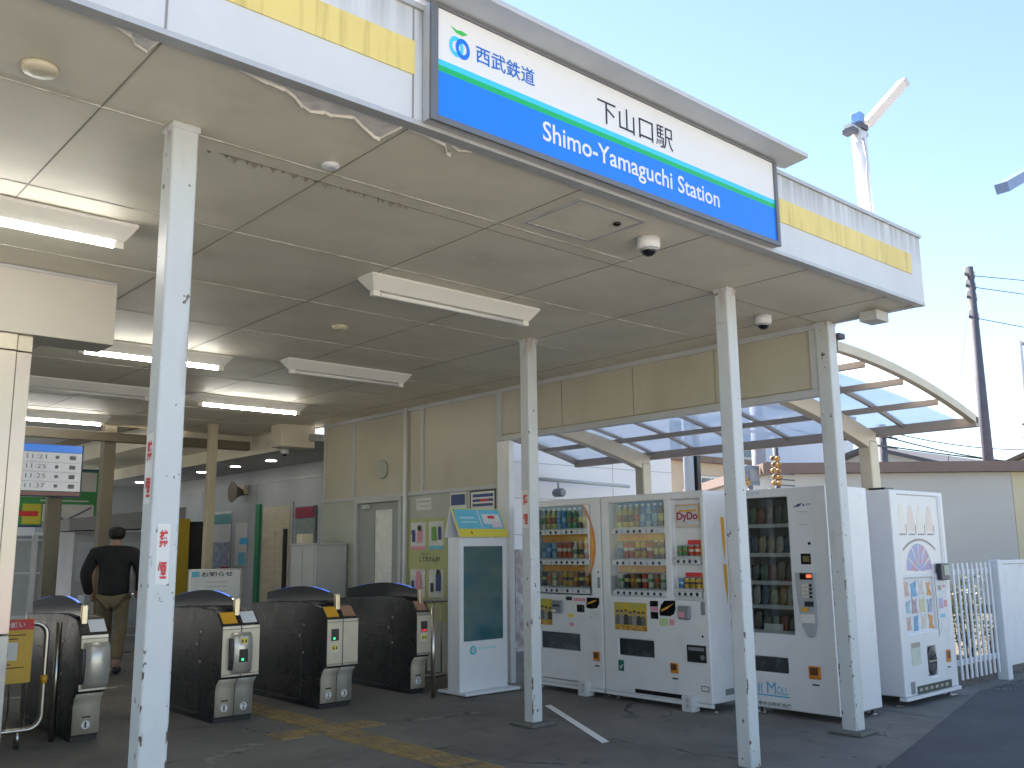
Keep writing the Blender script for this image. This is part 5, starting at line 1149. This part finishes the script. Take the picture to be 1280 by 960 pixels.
MB().tube([(9.12,9.3,2.29),(9.12,9.3,2.18)], .015, 8).build('stem', frame_m, cc)
MB().lathe([(.05,-.10),(.06,-.08),(.06,.06),(.04,.09)], (9.12,9.3,2.12), 14, 'y').build('camera_body', handle_m, cc)

# ---------------------------------------------------------------- neighbouring buildings
ww = thing('white_wall_building', 'plain white panelled building standing behind the carport and drink machines', 'building', (9.5,12,0))
wpm = mat('white wall panel', (0.86,0.81,0.78), .6, var=.04, vscale=.8)
MB().box(6.64,8.24,9.62,11.1,0,8.4).box(8.2401,12.02,9.62,16.0,0,8.4).build('wall', wpm, ww)
b = MB()
for z in (.55,1.05,1.55,2.05,2.55,3.05,3.55): b.box(6.9,12.02,9.6165,9.6195,z-.005,z+.005)
for x in (8.2,10.6): b.box(x-.005,x+.005,9.6165,9.6195,0,3.55)
b.build('panel_joint', mat('soft joint grey',(0.50,0.48,0.47),.7,var=.1), ww)
MB().box(6.6,12.08,9.56,16.1,8.401,8.52).build('roof', trim_m, ww)
MB().box(8.55,9.0,9.58,9.612,.0,1.35).build('meter_cover', mat('dull brown cover',(0.34,0.26,0.22),.6,c2=(.6,.58,.55),thr=(.4,.6),vscale=5), ww)
gb = thing('grey_building', 'low grey building with a brown flat eave behind the picket fence', 'building', (22.83,8.4,0))
gm_ = mat('grey render', (0.50,0.485,0.45), .8, var=.06, vscale=.6); crm = mat('cream pilaster', (0.60,0.53,0.36), .8, var=.08)
A, Bp = Vector((22.83,8.40,0)), Vector((18.6,12.05,0)); dA = (Bp-A).normalized(); nB = Vector((-dA.y, dA.x, 0)); nB = nB if nB.x > 0 else -nB
def quadbox(p, q, dep, z0, z1, name, mm, par):
    b = MB(); n_ = nB*dep; poly = [(p.x,p.y),(q.x,q.y),(q.x+n_.x,q.y+n_.y),(p.x+n_.x,p.y+n_.y)]; b.prism(poly, 'z', z0, z1); return b.build(name, mm, par)
quadbox(A, Bp, 9, 0, 2.98, 'wall', gm_, gb)
quadbox(A-dA*1.2, A-dA*0.01, 9, 0, 2.98, 'pilaster', crm, gb)
quadbox(A-dA*3.5-nB*.25, Bp+dA*.2-nB*.25, 9.4, 2.985, 3.22, 'eave', mat('brown eave',(0.19,0.13,0.11),.6,var=.1), gb)
quadbox(A-dA*3.4+nB*.6, A-dA*1.25+nB*.6, 8, 0, 2.97, 'wall', gm_, gb)
def house(name, label, x0, x1, y0, y1, h, wall, roofc, roof='flat', wins=(), rh=1.4):
    t = thing(name, label, 'building', ((x0+x1)/2,(y0+y1)/2,0))
    MB().box(x0,x1,y0,y1,0,h).build('wall', wall, t)
    if roof == 'flat': MB().box(x0-.2,x1+.2,y0-.25,y1+.2,h,h+.22).build('roof', roofc, t)
    else:
        ym2 = (y0+y1)/2; MB().prism([(y0-.5,h-.1),(ym2,h+rh),(y1+.5,h-.1),(y1+.5,h+.05),(ym2,h+rh+.18),(y0-.5,h+.05)], 'x', x0-.5, x1+.5).build('roof', roofc, t)
        MB().prism([(y0,h),(y1,h),(ym2,h+rh)], 'x', x0, x1).build('gable_wall', wall, t)
    for (a, c_, z0, z1) in wins:
        w_ = MB().box(a, c_, y0-.06, y0-.002, z0, z1).build('window', mat('dim window',(0.10,0.13,0.16),.1,var=.2), t)
        b = MB(); b.box(a-.06,a,y0-.09,y0-.002,z0,z1); b.box(c_,c_+.06,y0-.09,y0-.002,z0,z1); b.box(a-.06,c_+.06,y0-.1,y0-.002,z1,z1+.06); b.box(a-.1,c_+.1,y0-.13,y0-.002,z0-.06,z0); b.box((a+c_)/2-.02,(a+c_)/2+.02,y0-.08,y0-.061,z0,z1); b.build('frame', pale, w_)
    return t
tanm = mat('tan render', (0.52,0.42,0.31), .8, var=.1); bluem = mat('pale blue siding', (0.50,0.56,0.66), .7, var=.06); rbr = mat('brown roof', (0.17,0.12,0.09), .7, var=.2); rdk = mat('dark slate roof', (0.09,0.085,0.09), .7, var=.2)
house('tan_house', 'low tan house with a brown flat roof seen over the drink machines', 25.6, 33.0, 20.5, 27, 4.35, tanm, rbr, 'flat', ((27.2,28.3,2.6,3.8),(30.6,32.2,2.3,3.8)))
house('pale_blue_house', 'tall pale blue house rising behind the low tan house', 33, 58, 31, 39, 9.6, bluem, rdk, 'flat', ((38,40,6.2,8.0),(45,47.5,6.4,8.2),(51,53.0,4.6,6.2)))
house('dark_roof_house', 'far house with a dark gabled roof just above the brown eave', 38, 50, 15, 24, 4.0, mat('pale plaster',(0.55,0.53,0.50),.8,var=.1), rdk, 'gable')
house('dark_roof_house', 'farthest brown roofed house peeking over the grey building near the thick pole', 56, 68, 13, 21, 5.6, tanm, rbr, 'gable', rh=1.6)

# ---------------------------------------------------------------- poles, wires and lamps
conc = mat('concrete pole', (0.30,0.31,0.34), .7, var=.15); dkp = mat('dark pole', (0.10,0.10,0.125), .7, var=.2)
up_ = thing('utility_pole', 'tall dark utility pole with small insulators against the bright sky', 'utility pole', (28.1,10.9,0))
MB().tube([(28.1,10.9,0),(28.0,10.87,9.5)], [.17,.12], 12).build('shaft', dkp, up_)
for k, z in enumerate((9.2,8.85,8.5,7.9)):
    MB().box(27.75-.03,28.3,10.83,10.9,z,z+.07).build('crossarm', dkp, up_)
    for dx in (-.28,.26): MB().lathe([(.035,0),(.06,.03),(.03,.08),(.055,.11),(.03,.16)], (28.02+dx,10.86,z+.07), 10).build('insulator', mat('porcelain',(0.5,0.5,0.5),.3,var=.1), up_)
b = MB()
for k in range(14): b.tube([(28.05,10.75,2.5+k*.42),(28.05,11.0,2.5+k*.42)], .012, 6)
b.build('step_bolt', dkp, up_)
up2 = thing('utility_pole', 'thick grey concrete pole with a transformer arm behind the snack machine', 'utility pole', (24.5,16.2,0))
MB().tube([(24.5,16.2,0),(24.5,16.2,6.4)], [.24,.19], 14).build('shaft', conc, up2)
for z, w_ in ((5.2,.9),(4.75,1.2),(4.4,.8)): MB().box(24.5-w_,24.5+w_,16.0,16.08,z,z+.07).build('crossarm', conc, up2)
MB().tube([(24.6,16.0,4.6),(25.6,16.0,5.35)], .05, 8).build('brace', conc, up2); MB().tube([(24.5,16.0,4.3),(25.9,16.0,5.35)], .035, 8).build('brace', conc, up2)
up3 = thing('utility_pole', 'grey steel pole with a black cable cover standing right of the white wall', 'utility pole', (17.0,13.1,0))
MB().tube([(17.0,13.1,0),(17.0,13.1,7)], .12, 14).build('shaft', mat('blue grey steel',(0.30,0.34,0.40),.5,.3,var=.1), up3); MB().box(17.12,17.24,12.95,13.1,0,7).build('cable_cover', dark_m, up3)
up4 = thing('utility_pole', 'short dark pole top just above the brown eave beside the carport post', 'utility pole', (32.6,16.3,0))
MB().tube([(32.6,16.3,0),(32.6,16.3,5.7)], .17, 12).build('shaft', dkp, up4)
for z in (5.2,4.85): MB().box(31.7,33.4,16.1,16.18,z,z+.06).build('crossarm', dkp, up4)
for x in (32.0,33.0): MB().lathe([(.05,0),(.08,.05),(.04,.12)], (x,16.14,5.27), 10).build('insulator', mat('porcelain',(0.5,0.5,0.5),.3,var=.1), up4)
def wire(p, q, sag, label, r=.018):
    p, q = Vector(p), Vector(q); pts = []
    for k in range(13):
        t = k/12; v = p.lerp(q, t); v.z -= sag*4*t*(1-t); pts.append(v)
    tag(MB().tube(pts, r, 6).build('power_line', dark_m, loc=tuple(p)), label, 'wire')
wire((28.0,10.87,9.25),(60,4,14), .6, 'thin topmost wire leaving the tall dark pole towards the frame edge', .012)
wire((28.0,10.87,8.9),(60,4,12.4), .6, 'thin second wire from the tall dark pole towards the frame edge', .012)
wire((28.0,10.87,7.95),(60,4,9.9), .6, 'thin lowest wire from the tall dark pole towards the frame edge', .012)
wire((32.6,16.14,5.45),(48,13.2,5.9), .55, 'upper dark cable sagging from the short pole top past the carport eave', .02)
wire((32.6,16.14,5.25),(48,12.0,5.0), .6, 'lower dark cable sagging from the short pole top across the bright gap', .025)
wire((32.6,16.14,4.9),(36,9.0,3.6), .1, 'steep dark cable dropping from the short pole to the brown eave', .025)
wire((24.5,16.04,5.3),(32.6,16.14,5.35), .4, 'dark cable linking the thick grey pole and the short dark pole', .02)
wire((28.0,10.87,8.9),(23.5,10.1,3.3), .1, 'faint guy wire slanting down from the tall dark pole', .008)
# orange signal equipment over the snack machine
og = thing('signal_mast', 'orange and yellow signal fittings on a mast above the snack machine', 'signal', (14.6,9.3,0))
MB().tube([(14.6,9.3,0),(14.6,9.3,3.3)], .05, 10).build('mast', dkp, og)
for k in range(5):
    for s_ in (-1,1): MB().lathe([(.02,-.045),(.05,-.025),(.05,.025),(.02,.045)], (14.45+s_*.075+.03*(k%2),9.22,2.45+.11*k), 10).build('orange_fitting', mat('orange fitting',(0.55,0.28,0.06),.5,c2=(.10,.09,.08),thr=(.48,.56),vscale=16), og)
for k in range(3): MB().box(14.52,15.1,9.25,9.29,2.42+.1*k,2.44+.1*k).build('arm', dkp, og)
yl_ = thing('signal_box', 'small grey and orange signal box seen between the drink machines and post', 'signal', (18.2,12.3,0))
MB().tube([(18.2,12.3,0),(18.2,12.3,2.8)], .06, 10).build('mast', conc, yl_)
MB().box(17.95,18.45,12.2,12.4,2.72,3.18).build('box', mat('blue grey box',(0.20,0.25,0.30),.5,var=.1), yl_, bevel=.02); MB().box(18.02,18.38,12.17,12.199,2.82,3.08).build('front_panel', conc, yl_)
MB().lathe([(.16,0),(.18,.06),(.12,.2)], (17.75,12.2,2.7), 12).build('orange_cover', MATS['orange fitting'], yl_)
# lamp mast standing on the canopy roof
lm = thing('lamp_mast', 'white mast on the canopy roof carrying a long slanted lamp and blue box', 'lamp', (6.40,3.30,3.6))
lwm = mat('white mast paint', (0.80,0.78,0.79), .4, var=.1)
MB().tube([(6.57,3.25,3.55),(6.53,3.25,4.50)], .056, 14).build('mast', lwm, lm)
b = MB(); b.tube([(6.50,3.18,3.6),(6.47,3.18,4.1),(6.49,3.18,4.25),(6.45,3.18,4.42)], .009, 6); b.build('cable', trim_m, lm)
dvv = Vector((7.16,3.15,5.10))-Vector((6.62,3.25,4.58)) 
p0 = Vector((6.62,3.25,4.58))
MB().tube([p0-dvv*.12, p0], .028, 10).build('lamp_arm', lwm, lm)
def obox(p, q, w, h, name, mm, par, bev=.008):
    p, q = Vector(p), Vector(q); d = (q-p).normalized(); s_ = d.cross(Vector((0,0,1))).normalized(); u_ = s_.cross(d); b = MB()
    A_ = [p+s_*a*w/2+u_*c_*h/2 for a, c_ in ((-1,-1),(1,-1),(1,1),(-1,1))]; B_ = [v+(q-p) for v in A_]
    i = len(b.v); b.v += A_+B_
    for f in ((0,1,2,3),(7,6,5,4),(0,4,5,1),(1,5,6,2),(2,6,7,3),(3,7,4,0)): b.f.append(tuple(i+k for k in f)); b.sm.append(False); b.mi.append(0)
    return b.build(name, mm, par, bevel=bev)
obox(p0+dvv*.06, p0+dvv*.97, .085, .07, 'lamp_body', mat('warm white lamp body',(0.66,0.58,0.52),.4,var=.1), lm)
obox(p0+dvv*.12, p0+dvv*.55, .03, .012, 'lamp_groove', trim_m, lm, 0); obox(p0+dvv*.972, p0+dvv*1.02, .09, .075, 'end_cap', trim_m, lm)
MB().box(6.49,6.575,3.21,3.29,4.59,4.67).build('blue_box', mat('blue box',(0.16,0.30,0.62),.4,var=.1), lm, bevel=.01)
MB().box(6.36,6.63,3.22,3.28,4.50,4.53).build('bracket', trim_m, lm); MB().box(6.36,6.44,3.2,3.3,4.46,4.499).build('clamp', dkp, lm, bevel=.006); MB().box(6.50,6.60,3.2,3.3,4.531,4.575).build('clamp', dkp, lm, bevel=.006)
# thin mounts above the sign hood
for x, hgt, nm in ((3.62,.16,'short white pin standing on the sign hood near its middle'),(4.73,.10,'tiny pin standing at the end of the sign hood')):
    tag(MB().tube([(x,2.99,3.66),(x,2.99,3.66+hgt)], .007, 6).build('hood_pin', lwm, loc=(x,2.99,3.66)), nm, 'pin')
wire((2.3,3.0,3.90),(4.85,3.0,3.78), .02, 'hair thin bird wire running above the sign hood', .0022)
jb = tag(MB().box(6.40,6.585,3.16,3.30,2.985,3.06).build('junction_box', mat('pale junction box',(0.50,0.50,0.49),.5,var=.1), loc=(6.5,3.23,2.98), bevel=.006), 'pale square junction box under the outer corner of the canopy', 'box')
fl = thing('wall_floodlight', 'small dark floodlight fixed behind the corner post', 'lamp', (6.68,3.66,2.95))
MB().box(6.645,6.74,3.60,3.70,2.955,3.0).build('head', dkp, fl, bevel=.006); MB().box(6.645,6.665,3.63,3.67,2.84,2.954).build('bracket', dkp, fl)
# white pole and lamp arm at the frame edge
wp = thing('sign_pole', 'slim white pole with a bracket at the edge of the frame near the fence', 'pole', (15.1,5.25,0))
MB().tube([(15.1,5.25,0),(15.1,5.25,4.42)], .055, 12).build('shaft', mat('white pole paint',(0.66,0.67,0.70),.4,var=.08), wp)
MB().tube([(15.1,5.25,4.38),(15.5,5.12,4.40)], .03, 8).build('rusty_arm', mat('rusty tan',(0.42,0.27,0.14),.6,var=.2), wp)
for z in (3.15,2.95): MB().lathe([(.07,-.03),(.07,.03)], (15.1,5.25,z), 12).build('clamp_band', trim_m, wp)
slp = thing('street_lamp', 'street lamp whose blue grey arm just enters at the frame edge', 'street lamp', (17.1,4.9,0))
MB().tube([(17.1,4.9,0),(17.1,4.9,7.9)], .08, 12).build('shaft', conc, slp)
obox((14.5,5.03,6.68),(17.1,4.9,7.95), .20, .16, 'lamp_arm', mat('blue grey lamp',(0.18,0.25,0.40),.4,var=.1), slp)

# ---------------------------------------------------------------- picket fence, panel fence, plants and litter
fe = thing('picket_fence', 'white metal picket fence with thin upright bars next to the picture vending machine', 'fence', (9.6,4.0,0), None)
fwm = mat('white fence paint', (0.68,0.69,0.72), .45, var=.08, vscale=6); noise_layer(fwm, (0.35,0.30,0.24), 6, .62, .8, (1,1,.6), .6)
for k in range(9): MB().box(9.17+k*.107, 9.205+k*.107, 3.985, 4.0, .09, 1.17).build('picket', fwm, fe, bevel=.003)
for z in (.22, 1.06): MB().box(9.15, 10.12, 4.003, 4.03, z, z+.05).build('rail', fwm, fe)
MB().box(10.13, 10.24, 3.94, 4.05, 0, 1.19).build('post', fwm, fe, bevel=.008)
pn = thing('panel_fence', 'solid white metal fence panel continuing past the picket fence post', 'fence', (12,4.0,0))
for k in range(4): MB().box(10.26+k*1.0, 11.235+k*1.0, 4.0, 4.04, .12, 1.14).build('panel', fwm, pn, bevel=.005)
MB().box(10.25, 14.3, 3.985, 4.055, 1.145, 1.18).build('top_rail', fwm, pn)
b = MB()
for k in range(4): MB().box(11.237+k, 11.258+k, 3.98, 4.06, 0, 1.144).build('post', fwm, pn)
leafm = mat('dull green leaf', (0.10,0.15,0.04), .6, c2=(0.30,0.26,0.10), thr=(.42,.62), vscale=5); stemm = mat('brown stem', (0.16,0.11,0.07), .8, var=.2)
def shrub(x, y, h, n, label, rad=.22):
    t = thing('garden_shrub', label, 'plant', (x,y,0), 'weeds along the fence')
    st, lf = MB(), MB()
    for k in range(7):
        a = random.uniform(0,6.28); tip = Vector((x+math.cos(a)*rad*random.random(), y+math.sin(a)*rad*.7*random.random(), h*random.uniform(.6,1)))
        mid_ = Vector((x,y,0)).lerp(tip,.5)+Vector((random.uniform(-.04,.04),random.uniform(-.04,.04),0))
        st.tube([(x+random.uniform(-.03,.03),y,0),mid_,tip], [.008,.006,.002], 5)
        for j in range(n//7):
            p = Vector((x,y,0)).lerp(mid_, 1).lerp(tip, random.random()) + Vector((random.gauss(0,.05),random.gauss(0,.05),random.gauss(0,.04)))
            if p.z < .03: p.z = .05
            d = Vector((random.gauss(0,1),random.gauss(0,1),random.gauss(.2,.6))).normalized(); s_ = d.orthogonal().normalized(); L = random.uniform(.025,.06)
            lf.q([p, p+d*L*.5+s_*L*.28, p+d*L, p+d*L*.5-s_*L*.28])
    st.build('stem', stemm, t); lf.build('foliage', leafm, t)
shrub(10.0, 4.28, .78, 260, 'yellow green weedy shrub behind the last bars of the picket fence')
shrub(9.45, 4.35, .55, 140, 'sparse low weed behind the middle of the picket fence', .18)
shrub(10.75, 4.30, .7, 200, 'leafy weed hidden behind the solid white fence panel')
shrub(11.6, 4.9, 1.0, 420, 'larger straggly shrub growing some way behind the fence panel', .35)
shrub(12.6, 5.4, 1.1, 420, 'tall straggly shrub farthest along behind the fence', .4)
shrub(10.9, 5.2, .9, 350, 'brownish shrub seen low between the picket bars', .35)
lit = MB()
for k in range(900):
    x = random.uniform(9.2,13.2); y = random.gauss(3.88,.10); a = random.uniform(0,6.28); L = random.uniform(.012,.035); z = .008+random.random()*.014
    d = Vector((math.cos(a),math.sin(a),random.uniform(-.15,.3))); s_ = Vector((-math.sin(a),math.cos(a),0))
    p = Vector((x,y,z)); lit.q([p,p+d*L*.5+s_*L*.3,p+d*L,p+d*L*.5-s_*L*.3])
struct(lit.build('fallen_leaves', mat('dry leaf litter',(0.20,0.15,0.09),.8,c2=(0.34,0.30,0.24),thr=(.4,.6),vscale=4)), 'stuff')
